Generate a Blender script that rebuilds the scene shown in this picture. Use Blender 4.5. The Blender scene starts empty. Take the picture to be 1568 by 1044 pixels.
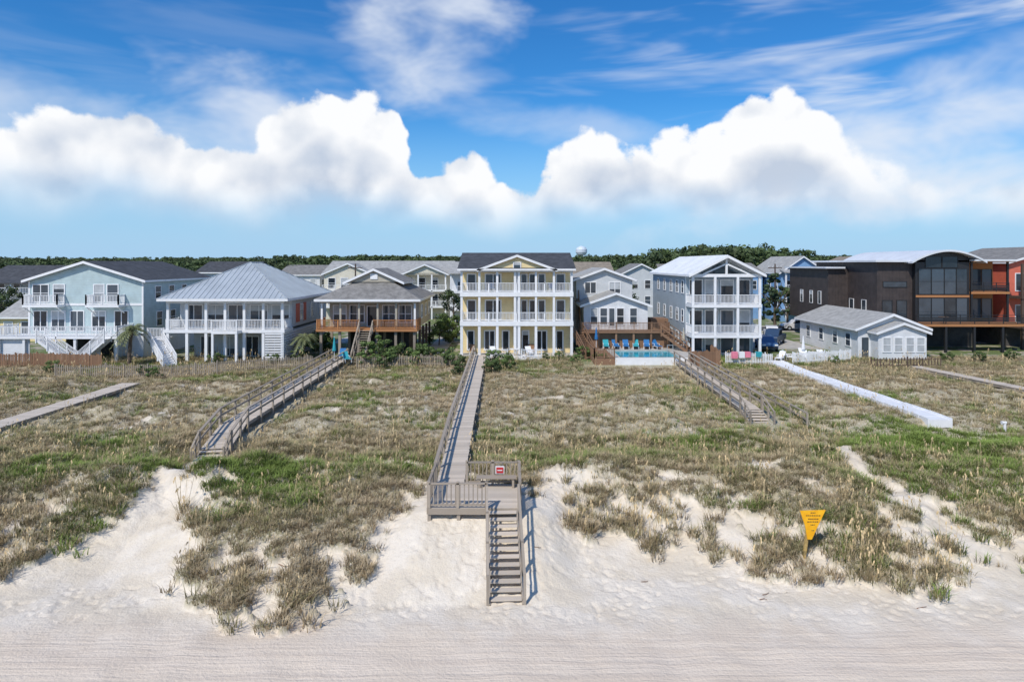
import bpy, bmesh, math, random
import numpy as np
from mathutils import Vector
random.seed(7); rng = np.random.default_rng(7)
scene = bpy.context.scene
scene.view_settings.view_transform = 'Standard'
scene.view_settings.look = 'None'
scene.view_settings.exposure = 0

# ------------------------------------------------------------------ helpers
def link(o):
    scene.collection.objects.link(o); return o

def smooth(t):
    t = np.clip(t, 0, 1); return t*t*(3-2*t)

TAB = rng.random((256, 256))
def vn(x, y):
    xi = np.floor(x).astype(int); yi = np.floor(y).astype(int)
    fx = x-xi; fy = y-yi
    fx = fx*fx*(3-2*fx); fy = fy*fy*(3-2*fy)
    a = TAB[xi % 256, yi % 256]; b = TAB[(xi+1) % 256, yi % 256]
    c = TAB[xi % 256, (yi+1) % 256]; d = TAB[(xi+1) % 256, (yi+1) % 256]
    return (a*(1-fx)+b*fx)*(1-fy)+(c*(1-fx)+d*fx)*fy
def fbm(x, y, o=3):
    s = 0; a = 1; n = 0
    for i in range(o):
        s = s+a*vn(x*2**i+17.3*i, y*2**i+5.1*i); n += a; a *= .5
    return s/n

# ------------------------------------------------------------------ materials
def new_mat(name):
    m = bpy.data.materials.new(name); m.use_nodes = True
    nt = m.node_tree; p = nt.nodes['Principled BSDF']
    return m, nt, p
def N(nt, t, **k):
    n = nt.nodes.new(t)
    for a, b in k.items(): setattr(n, a, b)
    return n
def mth(nt, op, a, b=None, c=None, clamp=False):
    n = nt.nodes.new('ShaderNodeMath'); n.operation = op; n.use_clamp = clamp
    for i, v in enumerate((a, b, c)):
        if v is None: continue
        if isinstance(v, (int, float)): n.inputs[i].default_value = v
        else: nt.links.new(v, n.inputs[i])
    return n.outputs[0]
def mixc(nt, f, a, b, mode='MIX'):
    n = nt.nodes.new('ShaderNodeMix'); n.data_type = 'RGBA'; n.blend_type = mode
    for s, v in ((n.inputs[0], f), (n.inputs[6], a), (n.inputs[7], b)):
        if isinstance(v, (int, float)): s.default_value = v
        elif isinstance(v, tuple): s.default_value = (*v, 1) if len(v) == 3 else v
        else: nt.links.new(v, s)
    return n.outputs[2]
def noise(nt, vec, scale, detail=4, rough=.55, dist=0, dim='3D'):
    n = nt.nodes.new('ShaderNodeTexNoise'); n.noise_dimensions = dim
    n.inputs['Scale'].default_value = scale; n.inputs['Detail'].default_value = detail
    n.inputs['Roughness'].default_value = rough; n.inputs['Distortion'].default_value = dist
    if vec is not None: nt.links.new(vec, n.inputs['Vector'])
    return n.outputs['Fac']
def mrange(nt, v, a, b, c=0, d=1, sm=True):
    n = nt.nodes.new('ShaderNodeMapRange'); n.interpolation_type = 'SMOOTHSTEP' if sm else 'LINEAR'
    nt.links.new(v, n.inputs[0])
    for i, q in enumerate((a, b, c, d)): n.inputs[i+1].default_value = q
    return n.outputs[0]

def surf(name, col, rough=.7, var=.15, scale=1.2, kind=None, metal=0, pitch=.18):
    m, nt, p = new_mat(name)
    tc = N(nt, 'ShaderNodeTexCoord'); o = tc.outputs['Object']
    n1 = noise(nt, o, scale, 3, .65)
    f = mrange(nt, n1, .3, .7, 1-var, 1+var*.6)
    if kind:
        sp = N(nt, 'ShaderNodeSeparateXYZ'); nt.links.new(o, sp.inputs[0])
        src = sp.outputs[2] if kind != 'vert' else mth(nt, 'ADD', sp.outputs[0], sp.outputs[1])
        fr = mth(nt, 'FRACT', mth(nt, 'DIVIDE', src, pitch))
        ln = mrange(nt, fr, .0, .2, {'siding': .78, 'shingle': .7, 'vert': .7}[kind], 1)  # darker line per course; on siding, the lap's shadow gap painted into base colour
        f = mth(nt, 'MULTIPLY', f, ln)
        b = N(nt, 'ShaderNodeBump'); b.inputs['Strength'].default_value = .35; b.inputs['Distance'].default_value = .02
        nt.links.new(fr, b.inputs['Height']); nt.links.new(b.outputs[0], p.inputs['Normal'])
    c = N(nt, 'ShaderNodeVectorMath', operation='SCALE')
    c.inputs[0].default_value = col; nt.links.new(f, c.inputs['Scale'])
    nt.links.new(c.outputs[0], p.inputs['Base Color'])
    p.inputs['Roughness'].default_value = rough; p.inputs['Metallic'].default_value = metal
    return m

def wood(name, col, var=.35, rough=.8):
    m, nt, p = new_mat(name)
    g = N(nt, 'ShaderNodeNewGeometry')
    tc = N(nt, 'ShaderNodeTexCoord')
    n1 = noise(nt, tc.outputs['Object'], 14, 2, .7)
    n0 = noise(nt, tc.outputs['Object'], .8, 2, .6)
    f = mth(nt, 'ADD', mth(nt, 'MULTIPLY', g.outputs['Random Per Island'], .5), mth(nt, 'MULTIPLY', n1, .3))
    f = mth(nt, 'ADD', f, mth(nt, 'MULTIPLY', n0, .35))
    f = mrange(nt, f, .15, .95, 1-var, 1+var, False)
    c = N(nt, 'ShaderNodeVectorMath', operation='SCALE')
    c.inputs[0].default_value = col; nt.links.new(f, c.inputs['Scale'])
    nt.links.new(c.outputs[0], p.inputs['Base Color'])
    p.inputs['Roughness'].default_value = rough
    return m

def glassm(name, col, rough=.06):
    m, nt, p = new_mat(name)
    g = N(nt, 'ShaderNodeNewGeometry'); tc = N(nt, 'ShaderNodeTexCoord')
    f = mth(nt, 'ADD', mth(nt, 'MULTIPLY', g.outputs['Random Per Island'], 1.0), noise(nt, tc.outputs['Object'], .9, 2))
    c = N(nt, 'ShaderNodeVectorMath', operation='SCALE')
    c.inputs[0].default_value = col; nt.links.new(mrange(nt, f, .3, 1.6, .4, 2.2), c.inputs['Scale'])
    nt.links.new(c.outputs[0], p.inputs['Base Color'])
    p.inputs['Roughness'].default_value = rough
    p.inputs['IOR'].default_value = 1.55
    return m

WHITE = surf('white_paint', (.80, .80, .80), .5, .06)
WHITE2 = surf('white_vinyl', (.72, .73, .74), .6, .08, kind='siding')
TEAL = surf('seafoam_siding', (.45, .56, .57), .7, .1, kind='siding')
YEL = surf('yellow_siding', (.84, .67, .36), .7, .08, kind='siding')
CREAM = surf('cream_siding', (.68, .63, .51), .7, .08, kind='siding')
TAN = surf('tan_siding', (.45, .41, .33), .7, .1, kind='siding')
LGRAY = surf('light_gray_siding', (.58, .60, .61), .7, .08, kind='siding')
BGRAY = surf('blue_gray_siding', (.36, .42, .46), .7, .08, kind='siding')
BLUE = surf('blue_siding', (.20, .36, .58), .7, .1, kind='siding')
DARKB = surf('dark_brown_cladding', (.055, .042, .038), .6, .25, kind='vert', pitch=.4)
BLACK = surf('black_metal', (.02, .02, .022), .45, .1)
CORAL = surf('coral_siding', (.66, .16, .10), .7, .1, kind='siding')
METAL = surf('metal_roofing', (.47, .51, .53), .42, .1, .5, metal=.2)
WMETAL = surf('white_metal_roofing', (.68, .70, .72), .4, .08, .5)
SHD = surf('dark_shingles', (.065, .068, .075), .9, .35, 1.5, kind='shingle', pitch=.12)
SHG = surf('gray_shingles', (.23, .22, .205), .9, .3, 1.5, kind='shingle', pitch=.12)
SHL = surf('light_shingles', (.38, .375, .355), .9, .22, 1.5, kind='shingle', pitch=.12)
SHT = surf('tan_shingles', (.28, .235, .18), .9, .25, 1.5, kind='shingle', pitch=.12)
CONC = surf('concrete', (.46, .435, .39), .9, .2, .8)
ASPH = surf('asphalt', (.055, .055, .056), .9, .25, 1)
LINE = surf('road_paint', (.7, .6, .2), .7, .2)
GWOOD = wood('weathered_wood', (.31, .26, .205))
GWOOD2 = wood('pale_weathered_wood', (.55, .475, .39), .24)
BWOOD = wood('brown_wood', (.23, .13, .075))
OWOOD = wood('orange_stained_wood', (.40, .18, .07))
DWOOD = wood('dark_wood', (.09, .06, .045))
GLASS = glassm('window_glass', (.03, .04, .05))
BLIND = surf('window_blind', (.45, .47, .48), .3, .15)
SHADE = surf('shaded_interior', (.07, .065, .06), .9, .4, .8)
CHB = surf('blue_fabric', (.02, .16, .40), .7, .15)
PINK = surf('pink_towel', (.75, .22, .30), .9, .15)
TEALF = surf('teal_fabric', (.03, .34, .40), .8, .15)
RED = surf('red_paint', (.55, .03, .03), .5, .1)
TIRE = surf('tire_rubber', (.02, .02, .02), .9, .1)
PALMG = surf('palm_frond', (.15, .17, .07), .7, .4, 3)

# ------------------------------------------------------------------ builder
class B:
    def __init__(s, name, o):
        s.name = name; s.o = Vector(o); s.p = {}
    def add(s, part, mat, vs, fs):
        q = s.p.setdefault((part, mat.name), [[], [], mat]); n = len(q[0])
        q[0].extend([(v[0]-s.o.x, v[1]-s.o.y, v[2]-s.o.z) for v in vs])
        q[1].extend([tuple(i+n for i in f) for f in fs])
    def box(s, part, mat, x0, x1, y0, y1, z0, z1):
        if x0 > x1: x0, x1 = x1, x0
        if y0 > y1: y0, y1 = y1, y0
        v = [(x0,y0,z0),(x1,y0,z0),(x1,y1,z0),(x0,y1,z0),(x0,y0,z1),(x1,y0,z1),(x1,y1,z1),(x0,y1,z1)]
        s.add(part, mat, v, [(0,3,2,1),(4,5,6,7),(0,1,5,4),(1,2,6,5),(2,3,7,6),(3,0,4,7)])
    def bar(s, part, mat, p, q, w, h):
        p = Vector(p); q = Vector(q); d = (q-p).normalized()
        if abs(d.z) > .999: sd = Vector((1,0,0)); up = Vector((0,1,0))
        else:
            sd = d.cross(Vector((0,0,1))).normalized(); up = sd.cross(d).normalized()
        v = []
        for c in (p, q):
            for a, b in ((-1,-1),(1,-1),(1,1),(-1,1)):
                v.append(tuple(c+sd*(a*w/2)+up*(b*h/2)))
        s.add(part, mat, v, [(0,1,2,3),(7,6,5,4),(0,4,5,1),(1,5,6,2),(2,6,7,3),(3,7,4,0)])
    def slab(s, part, mat, pts, th=.16):
        n = len(pts); v = [tuple(p) for p in pts]+[(p[0],p[1],p[2]-th) for p in pts]
        f = [tuple(range(n)), tuple(range(2*n-1, n-1, -1))]
        for i in range(n):
            j = (i+1) % n; f.append((i, i+n, j+n, j))
        s.add(part, mat, v, f)
    def prism(s, part, mat, poly, y0, y1):
        n = len(poly); v = [(a,y0,b) for a,b in poly]+[(a,y1,b) for a,b in poly]
        f = [tuple(range(n)), tuple(range(2*n-1, n-1, -1))]
        for i in range(n):
            j = (i+1) % n; f.append((i, i+n, j+n, j))
        s.add(part, mat, v, f)
    def prismx(s, part, mat, poly, x0, x1):
        n = len(poly); v = [(x0,a,b) for a,b in poly]+[(x1,a,b) for a,b in poly]
        f = [tuple(range(n)), tuple(range(2*n-1, n-1, -1))]
        for i in range(n):
            j = (i+1) % n; f.append((i, i+n, j+n, j))
        s.add(part, mat, v, f)
    def cyl(s, part, mat, c, r, h, ax='z', n=16, r2=None):
        r2 = r if r2 is None else r2; v = []
        for k, rr in ((0, r), (1, r2)):
            for i in range(n):
                a = 2*math.pi*i/n; u = rr*math.cos(a); w = rr*math.sin(a)
                if ax == 'z': v.append((c[0]+u, c[1]+w, c[2]+h*k))
                elif ax == 'x': v.append((c[0]+h*k, c[1]+u, c[2]+w))
                else: v.append((c[0]+u, c[1]+h*k, c[2]+w))
        f = [(i, (i+1) % n, n+(i+1) % n, n+i) for i in range(n)]
        f += [tuple(range(n))[::-1], tuple(range(n, 2*n))]
        s.add(part, mat, v, f)
    def fb(s, part, mat, ax, pl, sg, u0, u1, d0, d1, z0, z1):
        a, b = sorted((pl+sg*d0, pl+sg*d1))
        if ax == 'y': s.box(part, mat, u0, u1, a, b, z0, z1)
        else: s.box(part, mat, a, b, u0, u1, z0, z1)
    def win(s, u0, u1, z0, z1, pl, ax='y', sg=-1, nx=1, nz=1, fr=WHITE, t=.1, gl=None):
        if u0 > u1: u0, u1 = u1, u0
        r = random.random()
        zs = z1
        if r < .3 and gl is None:
            zs = z0+(z1-z0)*random.uniform(.35, .8)
            s.fb('blinds', BLIND, ax, pl, sg, u0, u1, .0, .028, zs, z1)
        s.fb('windows', gl or GLASS, ax, pl, sg, u0, u1, .0, .03, z0, zs)
        s.fb('window_frames', fr, ax, pl, sg, u0-t, u0, 0, .07, z0-t, z1+t)
        s.fb('window_frames', fr, ax, pl, sg, u1, u1+t, 0, .07, z0-t, z1+t)
        s.fb('window_frames', fr, ax, pl, sg, u0, u1, 0, .072, z1, z1+t)
        s.fb('window_frames', fr, ax, pl, sg, u0, u1, 0, .072, z0-t, z0)
        for i in range(1, nx):
            u = u0+(u1-u0)*i/nx
            s.fb('window_frames', fr, ax, pl, sg, u-t*.4, u+t*.4, 0, .055, z0, z1)
        for i in range(1, nz):
            z = z0+(z1-z0)*i/nz
            s.fb('window_frames', fr, ax, pl, sg, u0, u1, 0, .05, z-t*.3, z+t*.3)
    def rail(s, p, q, mat=WHITE, h=1.0, sp=.15, post=1.9, part='railing', bw=.045, kind='bal', pw=.11):
        p = Vector(p); q = Vector(q); L = (q-p).length; d = (q-p)/L; up = Vector((0,0,1))
        s.bar(part, mat, p+up*h, q+up*h, .11, .06)
        s.bar(part, mat, p+up*.12, q+up*.12, .05, .07)
        n = max(1, round(L/post))
        for i in range(n+1):
            c = p+d*(L*i/n); s.bar(part, mat, c, c+up*(h+.08), pw, pw)
        if kind == 'bal':
            k = int(L/sp)
            for i in range(1, k):
                c = p+d*(L*i/k); s.bar(part, mat, c+up*.12, c+up*h, bw, bw)
        else:
            for zz in kind:
                s.bar(part, mat, p+up*zz, q+up*zz, .04, .13)
    def stairs(s, top, bot, w, mat=GWOOD, n=12, rail=True, part='stairs', h=.95, bal=False, td=.28, rmat=None, open_=True):
        rmat = rmat or mat
        top = Vector(top); bot = Vector(bot); d = bot-top
        dh = Vector((d.x, d.y, 0)).normalized(); sd = dh.cross(Vector((0,0,1)))
        for i in range(n):
            c = top+d*((i+.5)/n)
            s.bar(part, mat, c-sd*w/2, c+sd*w/2, td, .05)
            if not open_:
                s.bar(part, mat, c-sd*w/2-Vector((0,0,.09))+dh*(td/2-.03), c+sd*w/2-Vector((0,0,.09))+dh*(td/2-.03), .03, .14)
        for g in (-1, 1):
            e = sd*(g*(w/2+.03))
            s.bar(part, rmat, top+e-Vector((0,0,.14)), bot+e-Vector((0,0,.14)), .05, .28)
            if rail:
                e = sd*(g*(w/2+.1)); up = Vector((0,0,1))
                s.bar('stair_railing', rmat, top+e+up*h, bot+e+up*h, .09, .05)
                s.bar('stair_railing', rmat, top+e+up*h*.55, bot+e+up*h*.55, .04, .1)
                k = max(2, round(d.length/1.6))
                for i in range(k+1):
                    c = top+d*(i/k)+e; s.bar('stair_railing', rmat, c-up*.45, c+up*(h+.05), .1, .1)
                if bal:
                    k = int(d.length/.16)
                    for i in range(k):
                        c = top+d*(i/k)+e; s.bar('stair_railing', rmat, c+up*.05, c+up*h, .04, .04)
    def gable_y(s, x0, x1, y0, y1, ze, zr, mat, wall=None, ov=.45, ovy=.5, th=.16, seams=None, trim=WHITE):
        xm = (x0+x1)/2; sl = (zr-ze)/((x1-x0)/2); a = x0-ov; b = x1+ov; zo = ze-ov*sl
        s.slab('roof', mat, [(a,y0-ovy,zo+th),(xm,y0-ovy,zr+th),(xm,y1+ovy,zr+th),(a,y1+ovy,zo+th)], th)
        s.slab('roof', mat, [(xm,y0-ovy,zr+th),(b,y0-ovy,zo+th),(b,y1+ovy,zo+th),(xm,y1+ovy,zr+th)], th)
        if wall: s.prism('gable_wall', wall, [(x0,ze),(x1,ze),(xm,zr)], y0, y1)
        if trim:
            for e, f in ((a, 1), (b, -1)):
                s.slab('fascia', trim, [(e,y0-ovy-.03,zo+th-.02),(xm,y0-ovy-.03,zr+th-.02),(xm,y0-ovy-.003,zr+th-.02),(e,y0-ovy-.003,zo+th-.02)], .26)
                s.box('fascia', trim, e-(.03 if f == 1 else -.003), e+(-.003 if f == 1 else .03), y0-ovy, y1+ovy, zo-.06, zo+th-.02)
        if seams:
            y = y0-ovy+.2
            while y < y1+ovy:
                s.bar('roof_seams', seams, (a,y,zo+th+.02), (xm,y,zr+th+.02), .05, .05)
                s.bar('roof_seams', seams, (b,y,zo+th+.02), (xm,y,zr+th+.02), .05, .05)
                y += .55
    def gable_x(s, x0, x1, y0, y1, ze, zr, mat, wall=None, ov=.45, ovx=.4, th=.16, trim=WHITE):
        ym = (y0+y1)/2; sl = (zr-ze)/((y1-y0)/2); a = y0-ov; b = y1+ov; zo = ze-ov*sl
        s.slab('roof', mat, [(x0-ovx,a,zo+th),(x1+ovx,a,zo+th),(x1+ovx,ym,zr+th),(x0-ovx,ym,zr+th)], th)
        s.slab('roof', mat, [(x0-ovx,ym,zr+th),(x1+ovx,ym,zr+th),(x1+ovx,b,zo+th),(x0-ovx,b,zo+th)], th)
        if wall: s.prismx('gable_wall', wall, [(y0,ze),(y1,ze),(ym,zr)], x0, x1)
        if trim: s.box('fascia', trim, x0-ovx, x1+ovx, a-.03, a-.003, zo-.06, zo+th-.02)
    def hip(s, x0, x1, y0, y1, ze, zr, ry0, ry1, mat, ov=.6, th=.16, seams=None, trim=WHITE):
        xm = (x0+x1)/2; a=x0-ov; b=x1+ov; c=y0-ov; d=y1+ov; z=ze+th; r=zr+th
        F=(xm,ry0,r); G=(xm,ry1,r)
        s.slab('roof', mat, [(a,c,z),(b,c,z),F], th); s.slab('roof', mat, [(b,c,z),(b,d,z),G,F], th)
        s.slab('roof', mat, [(b,d,z),(a,d,z),G], th); s.slab('roof', mat, [(a,d,z),(a,c,z),F,G], th)
        if trim:
            s.box('fascia', trim, a-.03, b+.03, c-.03, c-.003, ze-.1, z-.01)
            s.box('fascia', trim, b+.003, b+.03, c, d, ze-.1, z-.01)
            s.box('fascia', trim, a-.03, a-.003, c, d, ze-.1, z-.01)
        if seams:
            x = a+.3
            while x < b:
                t = 1-abs(x-xm)/(xm-a)
                s.bar('roof_seams', seams, (x,c,z+.02), (x,c+(ry0-c)*t,z+(r-z)*t+.02), .05, .06); x += .55
            y = c+.3
            while y < d:
                t = min(1, (y-c)/(ry0-c), (d-y)/(d-ry1))
                for e in (a, b):
                    s.bar('roof_seams', seams, (e,y,z+.02), (e+(xm-e)*t,y,z+(r-z)*t+.02), .05, .06)
                y += .55
            for P, Q in (((a,c,z),F),((b,c,z),F),((b,d,z),G),((a,d,z),G),(F,G)):
                s.bar('roof_ridge', seams, (P[0],P[1],P[2]+.03), (Q[0],Q[1],Q[2]+.03), .16, .06)
    def done(s, rz=0):
        e = bpy.data.objects.new(s.name, None); e.location = s.o; e.rotation_euler[2] = rz
        e.empty_display_size = .5; link(e)
        for (part, mn), (v, f, mat) in s.p.items():
            me = bpy.data.meshes.new(part); me.from_pydata(v, [], f); me.materials.append(mat)
            me.validate(); me.update()
            bm = bmesh.new(); bm.from_mesh(me); bmesh.ops.recalc_face_normals(bm, faces=bm.faces); bm.to_mesh(me); bm.free()
            o = bpy.data.objects.new(part, me); link(o); o.parent = e
        return e

def obj_mesh(name, v, f, mat, attrs=None, linkit=True):
    me = bpy.data.meshes.new(name); me.from_pydata(v, [], f)
    me.materials.append(mat)
    if attrs:
        for k, a in attrs.items():
            at = me.attributes.new(k, 'FLOAT', 'POINT'); at.data.foreach_set('value', np.asarray(a, dtype=np.float32))
    me.update()
    o = bpy.data.objects.new(name, me)
    if linkit: link(o)
    return o

# ------------------------------------------------------------------ terrain
TX = [-70,-25,-19,-16,-12,-8,-5,-1.3,3,6,9.5,13,17,21,70]
TY = [26,25.2,24.6,26,23.0,22.2,24.2,24.2,25.2,26,25,24.2,24.2,25.6,25.5]
GX = [-70,-22,-19,-16.8,-15.6,-14,-12.4,-9,-6,-5,-4,0,1,5,8,10,13,16,18,22,70]
GY = [26.3,25,24.7,27.0,31.5,28.5,23.4,21.9,22.6,26.5,30.5,30.5,28.4,28.0,26.6,24.8,24.7,24.2,26,25.5,26]
WALKS = [((-2.85,30),(-3.4,73),1.4),((-15.8,35.2),(-17.5,70),1.5),((-31.8,30),(-31.8,57),1.6),
         ((16.4,43),(17.0,68),1.8),((27.6,43),(26.8,70),1.6),((41.2,50),(39,66),1.3)]
PATHS = [((-15.8,36),(-16,32.5),.8),((-16,32.5),(-16.2,27),1.3),((17.9,39),(17.2,33),.8),((17.2,33),(18.6,27),1.1),
         ((-11,35.2),(-5,34.2),.35),((-.4,30),(-.4,23),2.2),((1.5,32.5),(4.5,32),.4),((7,33),(9.5,31.5),.45),((12,33),(16,34.5),.35)]
def segd(x, y, a, b):
    ax, ay = a; bx, by = b; dx = bx-ax; dy = by-ay
    t = np.clip(((x-ax)*dx+(y-ay)*dy)/(dx*dx+dy*dy), 0, 1)
    return np.hypot(x-ax-t*dx, y-ay-t*dy)
def cover(x, y):
    yg = np.interp(x, GX, GY)+(fbm(x*.5+40, y*0+3, 2)-.5)*2.0
    c = np.clip((y-yg)/8.5, 0, 1)
    lo = fbm(x*.5+3, y*.5, 3); hi = fbm(x*1.25+8, y*1.25, 2); vh = fbm(x*3.1+1, y*3.1+4, 2)
    v = (.18+.2*c)*lo+(.40-.1*c)*hi+(.42-.1*c)*vh
    thr = .56-.25*c-.035*np.exp(-((x+9)/4)**2-((y-26)/4)**2)
    m = smooth((v-thr)/.05)*(y > yg)
    for a, b, w in PATHS:
        m = m*smooth((segd(x, y, a, b)+(v-.5)*1.6-w*.5)/.5)
    return m
def hgt(x, y):
    toe = np.interp(x, TX, TY)
    s = smooth((y-toe)/7.5)
    fade = 1-smooth((y-58)/10)
    hum = ((fbm(x*.22, y*.3, 3)-.5)*1.5+(fbm(x*1.1+9, y*1.1, 2)-.5)*.45)*s*fade
    hum = hum+.24*cover(x, y)*(1-smooth((y-33)/5))*smooth((y-toe+2)/2)
    z = 1.8*s+hum
    for a, b, w in WALKS:
        k = 1-smooth((segd(x, y, a, b)-w*.8)/2.0)
        z = z*(1-k)+np.minimum(z, 1.85)*k
    k = 1-smooth((np.maximum(np.abs(x+1.4)-2.0, 0))/2.2)
    k = k*(1-smooth((y-31)/3))
    z = z*(1-k)+np.clip(.37*(y-24), 0, 1.7)*k
    f1 = (1-.75*s)
    z = z+(fbm(x*.8, y*.8, 2)-.5)*.14*f1
    wx = x+.35*(fbm(x*1.3+30, y*1.3, 2)-.5); wy = y+.35*(fbm(x*1.3, y*1.3+50, 2)-.5)
    pit = vn(wx*4.1+5, wy*3.4)*.55+vn(wx*6.7, wy*5.6+7)*.45
    dens = smooth((fbm(x*.45+60, y*.6, 2)-.36)/.2)
    z = z-smooth((pit-.54)/.16)*.055*(.3+.7*dens)*smooth((y-22)/1.6)*(1-smooth((y-36)/4))
    kk = smooth((y-64)/7); z = z*(1-kk)+2.0*kk
    z = z-np.clip(16-y, 0, 120)*.025
    return z
def h1(x, y): return float(hgt(np.array([float(x)]), np.array([float(y)]))[0])
def grow(start, step, end, g=1.25):
    r = []; v = start
    while v < end: step *= g; v += step; r.append(v)
    return r
px = grow(27, .07, 3500, 1.06); xs = np.array(sorted([-v for v in px]+list(np.arange(-27, 27.01, .07))+px))
ys = np.array(sorted([20-(v-20) for v in grow(20, .15, 500)]+list(np.arange(20, 34, .065))+list(np.arange(34, 50, .2))+list(np.arange(50, 78, .4))+grow(78, .4, 4000)))
X, Y = np.meshgrid(xs, ys); Z = hgt(X, Y)
nx, ny = len(xs), len(ys)
V = np.stack([X.ravel(), Y.ravel(), Z.ravel()], 1)
idx = np.arange(nx*ny).reshape(ny, nx)
F = np.stack([idx[:-1,:-1].ravel(), idx[:-1,1:].ravel(), idx[1:,1:].ravel(), idx[1:,:-1].ravel()], 1)
me = bpy.data.meshes.new('terrain')
me.vertices.add(len(V)); me.vertices.foreach_set('co', V.ravel().astype(np.float32))
me.loops.add(F.size); me.loops.foreach_set('vertex_index', F.ravel().astype(np.int32))
me.polygons.add(len(F)); me.polygons.foreach_set('loop_start', np.arange(0, F.size, 4, dtype=np.int32))
me.update(calc_edges=True); me.validate()
me.polygons.foreach_set('use_smooth', np.ones(len(F), dtype=bool))
CV = cover(X, Y)
lawn = smooth((Y-66)/5)
for nme, arr in (('cover', CV), ('lawn', lawn)):
    at = me.attributes.new(nme, 'FLOAT', 'POINT'); at.data.foreach_set('value', arr.ravel().astype(np.float32))
ter = link(bpy.data.objects.new('sand_dune_ground', me))
m, nt, p = new_mat('sand_and_soil')
geo = N(nt, 'ShaderNodeNewGeometry'); P_ = geo.outputs['Position']
cov = N(nt, 'ShaderNodeAttribute', attribute_name='cover').outputs['Fac']
lw = N(nt, 'ShaderNodeAttribute', attribute_name='lawn').outputs['Fac']
sx = N(nt, 'ShaderNodeSeparateXYZ'); nt.links.new(P_, sx.inputs[0])
n1 = noise(nt, P_, .5, 3, .6, dim='2D'); n2 = noise(nt, P_, 7, 4, .7, dim='2D')
sand = mixc(nt, mrange(nt, n1, .35, .65), (.69, .60, .47), (.76, .68, .565))
near = mrange(nt, mth(nt, 'ADD', sx.outputs[1], mth(nt, 'MULTIPLY', n1, 2)), 25.0, 22.0)
sand = mixc(nt, mth(nt, 'MULTIPLY', near, .75), sand, (.73, .605, .475))
mp = N(nt, 'ShaderNodeMapping'); mp.inputs['Scale'].default_value = (.07, 2.6, 1); mp.inputs['Rotation'].default_value = (0,0,.035)
nt.links.new(P_, mp.inputs[0]); st = noise(nt, mp.outputs[0], 1.6, 4, .65, dim='2D')
sand = mixc(nt, mth(nt, 'MULTIPLY', near, mrange(nt, st, .45, .62, 0, .38)), sand, (.585, .475, .37))
sand = mixc(nt, mrange(nt, n2, .5, .8, 0, .35), sand, (.52, .44, .345))
soil = mixc(nt, mrange(nt, n2, .35, .65), (.19, .165, .085), (.46, .39, .255))
soil = mixc(nt, mrange(nt, n1, .4, .7, 0, .5), soil, (.20, .20, .085))
cf = mth(nt, 'MULTIPLY', cov, mrange(nt, n2, .36, .5, .25, .9))
col = mixc(nt, cf, sand, soil)
lawnc = mixc(nt, mrange(nt, n2, .3, .7), (.09, .14, .035), (.17, .20, .07))
lawnc = mixc(nt, mrange(nt, n1, .50, .62), lawnc, (.36, .32, .25))
col = mixc(nt, lw, col, lawnc)
nt.links.new(col, p.inputs['Base Color']); p.inputs['Roughness'].default_value = .95
bp = N(nt, 'ShaderNodeBump'); bp.inputs['Strength'].default_value = .65; bp.inputs['Distance'].default_value = .07
nt.links.new(mth(nt, 'ADD', n2, mth(nt, 'MULTIPLY', mth(nt, 'MULTIPLY', st, near), 1.4)), bp.inputs['Height']); nt.links.new(bp.outputs[0], p.inputs['Normal'])
me.materials.append(m)

# ------------------------------------------------------------------ vegetation
def grass_mat(name, base, tip, var=.35):
    m, nt, p = new_mat(name)
    t = N(nt, 'ShaderNodeAttribute', attribute_name='t').outputs['Fac']
    oi = N(nt, 'ShaderNodeObjectInfo')
    c = mixc(nt, t, base, tip)
    s = N(nt, 'ShaderNodeVectorMath', operation='SCALE'); nt.links.new(c, s.inputs[0])
    nt.links.new(mrange(nt, oi.outputs['Random'], 0, 1, 1-var, 1+var, False), s.inputs['Scale'])
    nt.links.new(s.outputs[0], p.inputs['Base Color']); p.inputs['Roughness'].default_value = .75
    p.inputs['Specular IOR Level'].default_value = .25
    return m
G_GREEN = grass_mat('green_blades', (.09, .12, .028), (.24, .32, .07))
G_OLIVE = grass_mat('olive_blades', (.13, .115, .05), (.42, .37, .19))
G_DRY = grass_mat('dry_blades', (.19, .135, .075), (.60, .48, .30))
G_OAT = grass_mat('sea_oat_stalks', (.18, .15, .07), (.66, .50, .28))

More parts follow.
